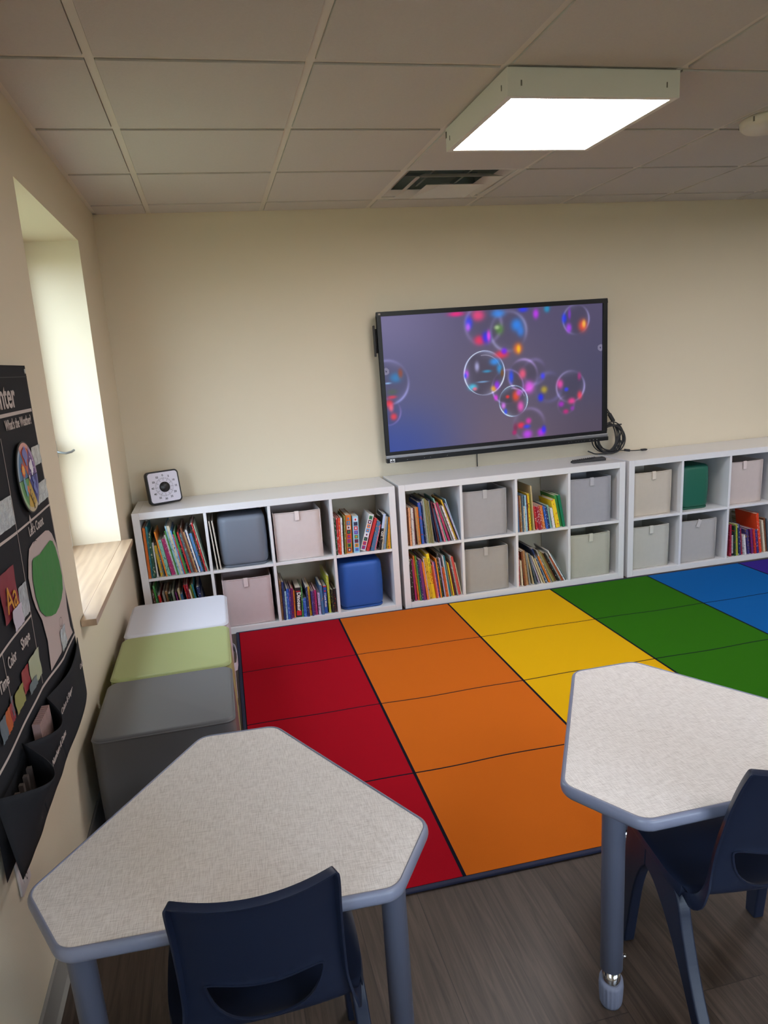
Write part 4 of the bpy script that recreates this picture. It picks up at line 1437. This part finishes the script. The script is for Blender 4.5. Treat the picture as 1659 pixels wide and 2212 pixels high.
wheel = wh.build('weather_wheel', [mat('wheel_'+c2, c2, .5) for c2 in cols]+[m_inkd]+[mat('wheel_pale_%d' % k, pale[k], .5) for k in range(6)], ch)


def wblob(mbx, cy, cz, ry, rz, mi, n=14, off=.0145):
    mbx.face([(cx_(WC[0], WC[1], off)-CH.x, WC[0]+cy+ry*math.cos(2*PI*k/n)-CH.y, WC[1]+cz+rz*math.sin(2*PI*k/n)-CH.z) for k in range(n)], mi)


ic = MB()
def at(a, rr): return WR*rr*math.cos(R(a)), WR*rr*math.sin(R(a))*.95
c_, s_ = at(150, .5)
for k in range(12):        # sun rays
    a = 2*PI*k/12
    p = [(c_+.013*math.cos(a-.25), s_+.013*math.sin(a-.25)), (c_+.024*math.cos(a), s_+.024*math.sin(a)), (c_+.013*math.cos(a+.25), s_+.013*math.sin(a+.25))]
    ic.face([(cx_(WC[0], WC[1], .0147)-CH.x, WC[0]+y_-CH.y, WC[1]+z_-CH.z) for y_, z_ in p], 0)
wblob(ic, c_, s_, .016, .016, 0, off=.0148); wblob(ic, c_, s_, .012, .012, 1, off=.0152)
c_, s_ = at(92, .58)
for dy, dz, q in ((-.012, .008, .012), (.004, .014, .013), (.014, .002, .012), (.0, -.004, .014), (.002, -.016, .009)):
    wblob(ic, c_+dy, s_+dz, q, q, 2, off=.0147+q*.02)
c_, s_ = at(30, .48)
for dy, dz, q in ((-.010, .004, .010), (.004, .010, .010), (.004, -.004, .013), (-.002, -.016, .007)):
    wblob(ic, c_+dy, s_+dz, q, q, 3, off=.0147+q*.02)
for a, rr in ((48, .7), (30, .78), (15, .72), (8, .55), (25, .25), (50, .5)):
    y_, z_ = at(a, rr); wblob(ic, y_, z_, .0025, .0025, 3, 6)
c_, s_ = at(-30, .5)
for dy, dz, q in ((-.004, .014, .009), (.006, .004, .009), (-.002, -.008, .013), (.006, -.020, .011)):
    wblob(ic, c_+dy, s_+dz, q, q*.8, 4, off=.0147+q*.02)
c_, s_ = at(-90, .55)
for dy, dz, q in ((-.010, .012, .009), (-.002, .0, .008), (.006, -.012, .008), (.008, -.026, .006)):
    wblob(ic, c_+dy, s_+dz, q, q*1.2, 5, off=.0147+q*.02); wblob(ic, c_+dy, s_+dz, q*.6, q*.8, 9, off=.0150+q*.02)
c_, s_ = at(210, .52)
for dy, dz, q, mi in ((-.006, .020, .010, 6), (-.002, .006, .013, 6), (.0, -.010, .010, 6), (.016, -.002, .009, 7), (.020, -.012, .006, 7)):
    wblob(ic, c_+dy, s_+dz, q, q, mi, off=.0147+q*.02)
wblob(ic, 0, 0, .006, .006, 8, off=.0165)
ic.build('weather_pictures', [mat('icon_'+c2, c2, .5) for c2 in ('c8502c', 'e0a040', '6c6ca8', 'd8d4dc', '5c6cb0', '4c3c34', '5c94ac', 'd8742c', 'c8beb4', 'b8952c')], wheel)
ar = MB()
ya_ = -2.352
for p in ([(-.013, 1.128), (.013, 1.128), (0, 1.146)], [(-.004, 1.104), (.004, 1.104), (.004, 1.128), (-.004, 1.128)]):
    ar.face([cpt(ya_+y_, z_, .003) for y_, z_ in p])
ar.build('arrow', m_tape, ch)


def cpatch(name, y0, y1, z0, z1, material, off=.004, skew=0.0, label=None, par=None, n=6, wob=.0009):
    q = MB()
    for i in range(n):
        for j in range(n):
            pts = []
            for a, b2 in ((i, j), (i+1, j), (i+1, j+1), (i, j+1)):
                y, z = y0+(y1-y0)*a/n, z0+(z1-z0)*b2/n+skew*a/n
                pts.append(cpt(y, z, off+wob*math.sin(a*2.1+b2*1.3)+wob))
            q.face(pts, 0, True)
    o_ = q.build(name, material, par or ch, smooth=True)
    return tag(o_, label) if label else o_


cpatch('clear_pocket', -2.215, -2.110, 1.257, 1.310, m_cello)
cpatch('clear_pocket', -2.262, -2.098, 1.152, 1.207, m_cello)
cpatch('clear_pocket', -2.64, -2.503, 1.152, 1.224, m_cello)
cpatch('clear_pocket', -2.573, -2.503, .925, 1.005, m_cello)
aa = cpatch('letter_card', -2.70, -2.578, .955, 1.068, mat('card_dark_red', '7c1c2c', .5), label='dark red letter card')
text_mesh('card_lettering', 'Aa', .085, mat('card_yellow', 'c88a20', .5), aa, frame_matrix(Vector(cpt(-2.685, .975, .0095)), (0, 1, 0), (0, 0, 1)), .0002, .0, sx=1.0)
cpatch('paper_scrap', -2.66, -2.585, .925, .975, mat('paper_lilac', 'b8b0bc', .7), off=.010)
mk = [mat('card_a', '8c8c54', .45), mat('card_b', '8c2c38', .45), mat('card_c', '9ca088', .3), mat('card_d', '5c6a74', .4), mat('card_e', 'b0582c', .45)]
cpatch('number_card', -2.740, -2.66, .752, .800, mk[0]); cpatch('number_card', -2.660, -2.60, .765, .822, mk[1])
cpatch('number_card', -2.600, -2.50, .752, .826, mk[2], off=.006); cpatch('number_card', -2.63, -2.56, .75, .775, mk[3], off=.008)
cpatch('number_card', -2.875, -2.83, .75, .80, mk[3]); cpatch('number_card', -2.83, -2.79, .75, .80, mk[4]); cpatch('number_card', -2.79, -2.758, .755, .80, mk[1])
cpatch('number_card', -2.775, -2.757, .765, .81, mk[3])


def cpoly(pts, off, material, name, par=None):
    P = [Vector(p) for p in pts]
    n0 = len(P)
    E_ = [(i, (i+1) % n0) for i in range(n0)]

    def inside(u, v):
        c2 = False
        for i in range(n0):
            (x1, y1), (x2, y2) = pts[i], pts[(i+1) % n0]
            if (y1 > v) != (y2 > v) and u < (x2-x1)*(v-y1)/(y2-y1)+x1:
                c2 = not c2
        return c2
    a0_, a1_ = min(p[0] for p in pts), max(p[0] for p in pts)
    b0_, b1_ = min(p[1] for p in pts), max(p[1] for p in pts)
    y = a0_+.012
    while y < a1_:
        z = b0_+.012
        while z < b1_:
            if inside(y, z) and min((y-p[0])**2+(z-p[1])**2 for p in pts) > .00004:
                P.append(Vector((y, z)))
            z += .018
        y += .015
    vo, eo, fo, _1, _2, _3 = delaunay_2d_cdt(P, E_, [], 1, 1e-6)
    q = MB()
    for f_ in fo:
        q.face([cpt(vo[i].x, vo[i].y, off) for i in f_], 0, True)
    return q.build(name, material, par or ch)


pig = [(-2.44, 1.043), (-2.415, 1.066), (-2.37, 1.073), (-2.325, 1.073), (-2.21, 1.071), (-2.165, 1.062), (-2.132, 1.045), (-2.10, 1.008), (-2.082, .96), (-2.080, .90),
       (-2.085, .85), (-2.102, .80), (-2.102, .74), (-2.085, .712), (-2.40, .716), (-2.387, .799), (-2.406, .866), (-2.445, .915), (-2.461, .95), (-2.468, 1.002)]
jar = cpoly(pig, .0035, mat('jar_beige_felt', 'b3a39e', .85, bump=.4, bscale=600), 'counting_jar')
grn = [(-2.415, 1.030), (-2.40, 1.036), (-2.33, 1.030), (-2.26, 1.034), (-2.184, 1.036), (-2.150, 1.026), (-2.125, 1.000), (-2.108, .955), (-2.103, .905), (-2.122, .868), (-2.16, .850), (-2.215, .840),
       (-2.27, .838), (-2.32, .848), (-2.375, .866), (-2.418, .896), (-2.436, .941), (-2.438, .99)]
o = cpoly(grn, .0058, mat('green_mesh_fabric', '3a7a3c', .8, bump=1.0, bscale=25, bdist=.008, stretch=(1, 1, .3)), 'green_pocket', jar)
q = MB()
for k in range(24):
    a, b2 = 2*PI*k/24, 2*PI*(k+1)/24
    q.face([cpt(-2.22+.020*math.cos(a), .795+.012*math.sin(a), .0045), cpt(-2.22+.0215*math.cos(a), .795+.0135*math.sin(a), .0045),
            cpt(-2.22+.0215*math.cos(b2), .795+.0135*math.sin(b2), .0045), cpt(-2.22+.020*math.cos(b2), .795+.012*math.sin(b2), .0045)])
for k in range(8):
    a, b2 = .6+1.9*k/8, .6+1.9*(k+1)/8
    q.face([cpt(-2.35+.022*math.cos(a), 1.068+.010*math.sin(a)-.006, .0045), cpt(-2.35+.024*math.cos(a), 1.068+.012*math.sin(a)-.006, .0045),
            cpt(-2.35+.024*math.cos(b2), 1.068+.012*math.sin(b2)-.006, .0045), cpt(-2.35+.022*math.cos(b2), 1.068+.010*math.sin(b2)-.006, .0045)])
q.build('stitched_outline', m_inkd, jar)
cpatch('clear_pocket', -2.262, -2.185, .715, .778, m_cello, off=.005, par=jar)
q = MB(); q.cyl((0, 0), .007, 0, .002, 16); q.v = [(v[2]+cx_(-2.125, 1.52, .0005)-CH.x, v[0]-2.125-CH.y, v[1]+1.518-CH.z) for v in q.v]
q.build('grommet', mat('grommet_steel', 'b0b4b8', .3, metal=.9), ch)


def pocket(y0, y1, ztop, zb, open_, foot, name, back=True):
    q = MB()
    n, mN = 20, 12
    for i in range(n):
        for j in range(mN):
            pts = []
            for a, b2 in ((i, j), (i+1, j), (i+1, j+1), (i, j+1)):
                u, v = a/n, b2/mN
                ze = ztop-.028*math.sin(PI*u)*(open_/.07)
                z = zb+(ze-zb)*v
                y = y0+(y1-y0)*u
                bl = foot*(1-v)*(1-u**4 if back == 'end' else 1)+open_*math.sin(PI*min(1, max(0, u)))*v**1.4 + .0008*math.sin(u*11+v*5)*math.sin(PI*u)
                pts.append(cpt(y, z, .003+bl+.0035))
            q.face(pts, 0, True)
    o_ = q.build(name, m_fab, ch, smooth=True)
    s2 = o_.modifiers.new('thickness', 'SOLIDIFY'); s2.thickness = .002; s2.offset = -1
    if back:
        q = MB()
        q.face([cpt(y0, zb-.002, .0), cpt(y1, zb-.002, .0), cpt(y1, .66, .0), cpt(y0, .66, .0)])
        q.build('pocket_back', m_fab, ch)
    return o_


p1 = pocket(-2.50, -2.047, .680, .500, .020, .025, 'storage_pocket', back='end')
p2 = pocket(-2.755, -2.500, .685, .500, .060, .025, 'storage_pocket')
p3 = pocket(-2.985, -2.755, .690, .500, .085, .025, 'storage_pocket')
for bt_, y_, z_, sz_, sx_, of_, pr in (('Colors & Shapes', -2.47, .612, .026, .92, .030, p1), ('Coins', -2.145, .606, .024, .9, .020, p1), ('Numbers & Dates', -2.735, .606, .024, .92, .056, p2)):
    tt = text_mesh('lettering', bt_, sz_, m_tape, pr, frame_matrix(Vector(cpt(y_, z_, of_)), (0, 1, 0), (0.08, 0, 1)), .0002, .0004, sx=sx_)
q = MB()
for k in range(9):
    y_ = -2.67+.012*k
    q.box(cx_(y_, .6, .010)-CH.x, cx_(y_, .6, .028)-CH.x, y_-CH.y, y_+.009-CH.y, .53-CH.z, .690-CH.z)
q.build('card_stack', mat('card_stack_pink', '9a7c78', .7), ch)
q = MB()
for k in range(4):
    y_ = -2.92+.035*k
    q.box(cx_(y_, .6, .020)-CH.x, cx_(y_, .6, .030)-CH.x, y_-CH.y, y_+.012-CH.y, .52-CH.z, .655-CH.z)
q.build('card_stack', mat('card_stack_dark', '4a403c', .7), ch)

# ------------------------------------------------------------------ tables
m_lamtop = None


def linen_material():
    M = bpy.data.materials.new('linen_laminate')
    M.use_nodes = True
    n, l = M.node_tree.nodes, M.node_tree.links
    b = n['Principled BSDF']
    tc = n.new('ShaderNodeTexCoord')
    outs = []
    for sc in ((420, 22, 1), (22, 420, 1)):
        mp = n.new('ShaderNodeMapping'); mp.inputs['Scale'].default_value = sc
        mp.inputs['Rotation'].default_value = (0, 0, R(8))
        l.new(tc.outputs['Object'], mp.inputs[0])
        nz = n.new('ShaderNodeTexNoise'); nz.inputs['Scale'].default_value = 1.6; nz.inputs['Detail'].default_value = 3
        l.new(mp.outputs[0], nz.inputs['Vector'])
        outs.append(nz)
    ad = n.new('ShaderNodeMath'); ad.operation = 'ADD'
    l.new(outs[0].outputs[0], ad.inputs[0]); l.new(outs[1].outputs[0], ad.inputs[1])
    cr = n.new('ShaderNodeValToRGB')
    cr.color_ramp.elements[0].position = 0.80; cr.color_ramp.elements[0].color = (0.56, 0.52, 0.49, 1)
    cr.color_ramp.elements[1].position = 1.15; cr.color_ramp.elements[1].color = (0.78, 0.745, 0.715, 1)
    mp2 = n.new('ShaderNodeMath'); mp2.operation = 'MULTIPLY'; mp2.inputs[1].default_value = 1.0
    l.new(ad.outputs[0], mp2.inputs[0])
    mr_ = n.new('ShaderNodeMapRange'); mr_.inputs[1].default_value = .7; mr_.inputs[2].default_value = 1.3
    l.new(mp2.outputs[0], mr_.inputs[0]); l.new(mr_.outputs[0], cr.inputs[0])
    cr.color_ramp.elements[0].position = 0.15; cr.color_ramp.elements[1].position = 0.7
    l.new(cr.outputs[0], b.inputs['Base Color'])
    b.inputs['Roughness'].default_value = 0.38
    return M


m_lamtop = linen_material()
m_band = mat('blue_grey_edge_band', '7c8298', 0.33, spec=.5)
m_leg = mat('blue_grey_leg_paint', '70768c', 0.38, spec=.5)
m_chrome = mat('chrome', 'c8c8cc', 0.12, metal=1.0)
m_foot = mat('grey_ribbed_foot', '6c7184', 0.6)
m_under = mat('table_underside', '5a5248', .8)
TZ = 0.560


def tri_outline(inset, r0=0.048, n=6):
    Ls, ss = 0.588, 0.198
    side = Ls+2*ss
    V = [Vector((side/math.sqrt(3)*math.cos(R(a)), side/math.sqrt(3)*math.sin(R(a)))) for a in (90, 210, 330)]
    P = []
    for k in range(3):
        a, prv, nx = V[k], V[k-1], V[(k+1) % 3]
        P.append(a+(prv-a).normalized()*ss)
        P.append(a+(nx-a).normalized()*ss)
    out = []
    N = len(P)
    for k in range(N):
        p, a, b2 = P[k], P[k-1], P[(k+1) % N]
        d1, d2 = (a-p).normalized(), (b2-p).normalized()
        ang = d1.angle(d2)
        tl = r0/math.tan(ang/2)
        c2 = p+(d1+d2).normalized()*(r0/math.sin(ang/2))
        s0, s1 = p+d1*tl, p+d2*tl
        a0, a1 = math.atan2(*(s0-c2).yx), math.atan2(*(s1-c2).yx)
        da = (a1-a0+PI) % (2*PI)-PI
        for q in range(n+1):
            aa_ = a0+da*q/n
            rr2 = r0-inset
            out.append((c2.x+rr2*math.cos(aa_), c2.y+rr2*math.sin(aa_)))
    return out


def make_table(label, loc, rz):
    t_ = thing('activity_table', label, 'table', (loc[0], loc[1], 0), rz, 'triangular classroom tables')
    p = MB()
    p.rings([[(x, y, z) for x, y in tri_outline(.008)] for z in (TZ-.026, TZ)], 0, False)
    p.build('tabletop', m_lamtop, t_)
    p = MB()
    prof = [(.0085, TZ-.001), (.0085, TZ+.0012), (.005, TZ+.0013), (.0015, TZ-.0015), (-.001, TZ-.007), (-.0015, TZ-.015), (.0005, TZ-.023), (.005, TZ-.029), (.012, TZ-.031), (.012, TZ-.027)]
    p.rings([[(x, y, z) for x, y in tri_outline(o_)] for o_, z in prof], 0, True, False, False)
    p.build('edge_band', m_band, t_, smooth=True)
    p = MB(); p.rings([[(x, y, z) for x, y in tri_outline(.012)] for z in (TZ-.0285, TZ-.0262)], 0, False); p.build('underside_panel', m_under, t_)
    for k in range(3):
        a = R(90+120*k)
        lr = .270 if k == 0 else .343
        lx, ly = lr*math.cos(a), lr*math.sin(a)
        lg = MB()
        lg.lathe([(.025, .105), (.025, TZ-.040), (.036, TZ-.034), (.036, TZ-.0286)], (lx, ly), 32)
        l_ob = lg.build('leg', m_leg, t_)
        q = MB(); q.cyl((lx, ly), .0205, .030, .1045, 28); q.build('chrome_insert', m_chrome, l_ob)
        q = MB()
        N = 72
        q.rings([[(lx+rr2*(1+.05*((i % 4) < 2)*(ztype))*math.cos(2*PI*i/N), ly+rr2*(1+.05*((i % 4) < 2)*ztype)*math.sin(2*PI*i/N), z+(.012*abs(math.sin(PI*i/N+.8)) if z > .06 else 0))
                  for i in range(N)] for rr2, z, ztype in ((.021, .0005, 0), (.024, .010, 1), (.0255, .030, 1), (.0265, .056, 1), (.0265, .063, 0), (.0212, .064, 0))])
        q.build('foot', m_foot, l_ob)
        q = MB()
        q.cyl((0, 0), .005, .024, .032, 12)
        Mq = Matrix.Translation((lx, ly, .135)) @ Matrix.Rotation(a+R(130), 4, 'Z') @ Matrix.Rotation(R(90), 4, 'Y')
        q.v = [tuple(Mq @ Vector(v)) for v in q.v]
        q.build('bolt', m_chrome, l_ob)
    return t_


t1 = make_table('light-topped triangular table near the camera, beside the left wall', (0.444, -3.019), R(-2.8))
t2 = copy_tree(t1)
t2.location = (1.532, -3.006, 0)
t2.rotation_euler = (0, 0, R(-.3))
t2['label'] = 'light-topped triangular table at the right, cut by the photo edge'

# ------------------------------------------------------------------ plastic chairs
m_navy = mat('navy_chair_plastic', (0.009, 0.015, 0.036), 0.40, bump=0.35, bscale=900, spec=0.4, bdist=.0004)
# side profile of the shell: y (towards the table), z, half width, sideways curl
PROF = [(.205, .322, .150, 0), (.202, .340, .165, 0), (.185, .350, .180, 0), (.12, .352, .186, 0), (.06, .347, .186, 0), (.0, .340, .183, 0), (-.055, .336, .172, .004),
        (-.084, .344, .158, .010), (-.098, .372, .146, .016), (-.106, .41, .140, .020), (-.120, .47, .137, .024), (-.138, .53, .135, .026),
        (-.162, .60, .133, .028), (-.184, .655, .132, .028), (-.200, .690, .130, .028), (-.204, .697, .127, .028)]


def prof_at(v):
    k = min(int(v), len(PROF)-2)
    t = v-k
    P = [PROF[max(k-1, 0)], PROF[k], PROF[k+1], PROF[min(k+2, len(PROF)-1)]]
    return [.5*((2*P[1][c2])+(P[2][c2]-P[0][c2])*t+(2*P[0][c2]-5*P[1][c2]+4*P[2][c2]-P[3][c2])*t*t+(3*P[1][c2]-P[0][c2]-3*P[2][c2]+P[3][c2])*t**3) for c2 in range(4)]


def shell_pt(u, v):
    y, z, w_, curl = prof_at(v)
    # u in -1..1; the back wraps forward at its sides, the seat dishes a little
    y2, z2 = y+curl*u*u*1.15, z+(.006*u*u if v < 6 else 0)
    return Vector((u*w_, y2, z2))


def make_chair(label, loc, rz):
    t_ = thing('school_chair', label, 'chair', (loc[0], loc[1], 0), rz, 'navy plastic school chairs')
    VM = len(PROF)-1
    hole = []
    NH = 40
    for k in range(NH):      # smile-shaped opening low in the back
        a = 2*PI*k/NH
        hu = .75*math.cos(a)
        s = math.sin(a)
        base = 9.45
        q_ = abs(hu)/.75
        hv = base+.30*q_**2-.10*hu+(.30*(1-q_**4)**.5 if s > 0 else -1.95*(max(0, 1-q_**2.2))**.75)
        hole.append((hu, hv))
    outer = []
    for k in range(24): outer.append((-1+2*k/24, 0.0))
    for k in range(60): outer.append((1, VM*k/60))
    for k in range(24): outer.append((1-2*k/24, VM))
    for k in range(60): outer.append((-1, VM-VM*k/60))
    verts = [Vector((p[0], p[1]*.14)) for p in outer+hole]
    no, nh = len(outer), len(hole)
    edges = [(i, (i+1) % no) for i in range(no)]+[(no+i, no+(i+1) % nh) for i in range(nh)]

    def inhole(u, v):
        c2 = False
        for i in range(nh):
            (x1, y1), (x2, y2) = hole[i], hole[(i+1) % nh]
            if (y1 > v) != (y2 > v) and u < (x2-x1)*(v-y1)/(y2-y1)+x1:
                c2 = not c2
        return c2

    def near(u, v):
        return any((u-a)**2+((v-b2)*.14)**2 < .0012 for a, b2 in hole)
    for i in range(1, 24):
        for j in range(1, 60):
            u, v = -1+2*i/24, VM*j/60
            if not inhole(u, v) and not near(u, v):
                verts.append(Vector((u, v*.14)))
    vo, eo, fo, _a, _b, _c = delaunay_2d_cdt(verts, edges, [], 0, 1e-6)
    b = MB()
    k0 = [shell_pt(max(-1, min(1, p[0])), max(0, min(VM, p[1]/.14))) for p in vo]
    for f_ in fo:
        cu = sum(vo[i][0] for i in f_)/3; cv = sum(vo[i][1] for i in f_)/3/.14
        if inhole(cu, cv):
            continue
        b.face([k0[i] for i in f_], 0, True)
    # turned edge: sides of seat and back, running down / backwards

    def nrm(u, v):
        e1 = shell_pt(min(u+.02, 1), v)-shell_pt(max(u-.02, -1), v)
        e2 = shell_pt(u, min(v+.05, VM))-shell_pt(u, max(v-.05, 0))
        n = e1.cross(e2).normalized()
        return n
    ns = nrm(0, 3)
    sgn = -1 if ns.z > 0 else 1        # towards the underside / back

    def rim(path, dep):
        for i in range(len(path)-1):
            (ua, va), (ub, vb) = path[i], path[i+1]
            pa, pb = shell_pt(ua, va), shell_pt(ub, vb)
            na, nb = nrm(ua, va)*sgn*dep(va), nrm(ub, vb)*sgn*dep(vb)
            b.face([pa, pb, pb+nb, pa+na], 0, True)
    dep = lambda v: .016 if v > 9 else .016+.016*max(0, 1-abs(v-6.5)/2.6)
    rim([(1, VM*k/60) for k in range(61)], dep)
    rim([(-1, VM*k/60) for k in range(61)], dep)
    rim([(-1+2*k/24, VM) for k in range(25)], lambda v: .013)
    rim([(-1+2*k/24, 0.0) for k in range(25)], lambda v: .008)
    rim([hole[k % nh] for k in range(nh+1)], lambda v: .004)
    sh = b.build('seat_shell', m_navy, t_, smooth=True)
    so = sh.modifiers.new('thickness', 'SOLIDIFY'); so.thickness = .0045; so.offset = 0
    bv = sh.modifiers.new('bevel', 'BEVEL'); bv.width = .0014; bv.segments = 2; bv.limit_method = 'ANGLE'; bv.angle_limit = R(50)
    # legs: front and rear leg of each side meet in an arch under the seat
    front = [(.190, .340), (.100, .344), (.100, .285), (.118, .262), (.135, .225), (.150, .165), (.172, .0), (.210, .0), (.203, .15), (.198, .28)]
    rear = [(.100, .344), (.020, .341), (-.020, .330), (-.045, .300), (-.062, .25), (-.120, .13), (-.215, .0), (-.170, .0), (-.080, .13), (-.010, .215), (.035, .255), (.070, .278), (.100, .285)]

    def soften(pr):
        for _q in range(3):
            out = []
            for k in range(len(pr)):
                p, a, b2 = pr[k], pr[k-1], pr[(k+1) % len(pr)]
                if p[1] < .002 or abs(p[0]-.100) < 1e-6 or p[1] > .335:
                    out.append(p)
                else:
                    out.append((p[0]*.75+a[0]*.25, p[1]*.75+a[1]*.25))
                    out.append((p[0]*.75+b2[0]*.25, p[1]*.75+b2[1]*.25))
            pr = out
        return pr
    for sx in (-1, 1):
        for pr in (soften(front), soften(rear)):
            g = MB()
            cyz = (sum(p[0] for p in pr)/len(pr), 0)

            def xo(z, side):
                spread = .170+.012*(1-z/.34)
                return sx*(spread+side)
            A_ = [(xo(z, -.016), y, z+.0006) for y, z in pr]
            B_ = [(xo(z, .012), y, z+.0006) for y, z in pr]
            g.rings([A_, B_], 0, False)
            lo_ = g.build('leg', m_navy, t_, bevel=.004, seg=3)
    return t_


c1 = make_chair('navy plastic chair with its back to the camera, tucked under the left table', (0.470, -3.222), 0)
c2_ = copy_tree(c1)
c2_.location = (1.538, -3.215, 0)
c2_.rotation_euler = (0, 0, R(-5))
c2_['label'] = 'navy plastic chair under the right table, cut by the right photo edge'
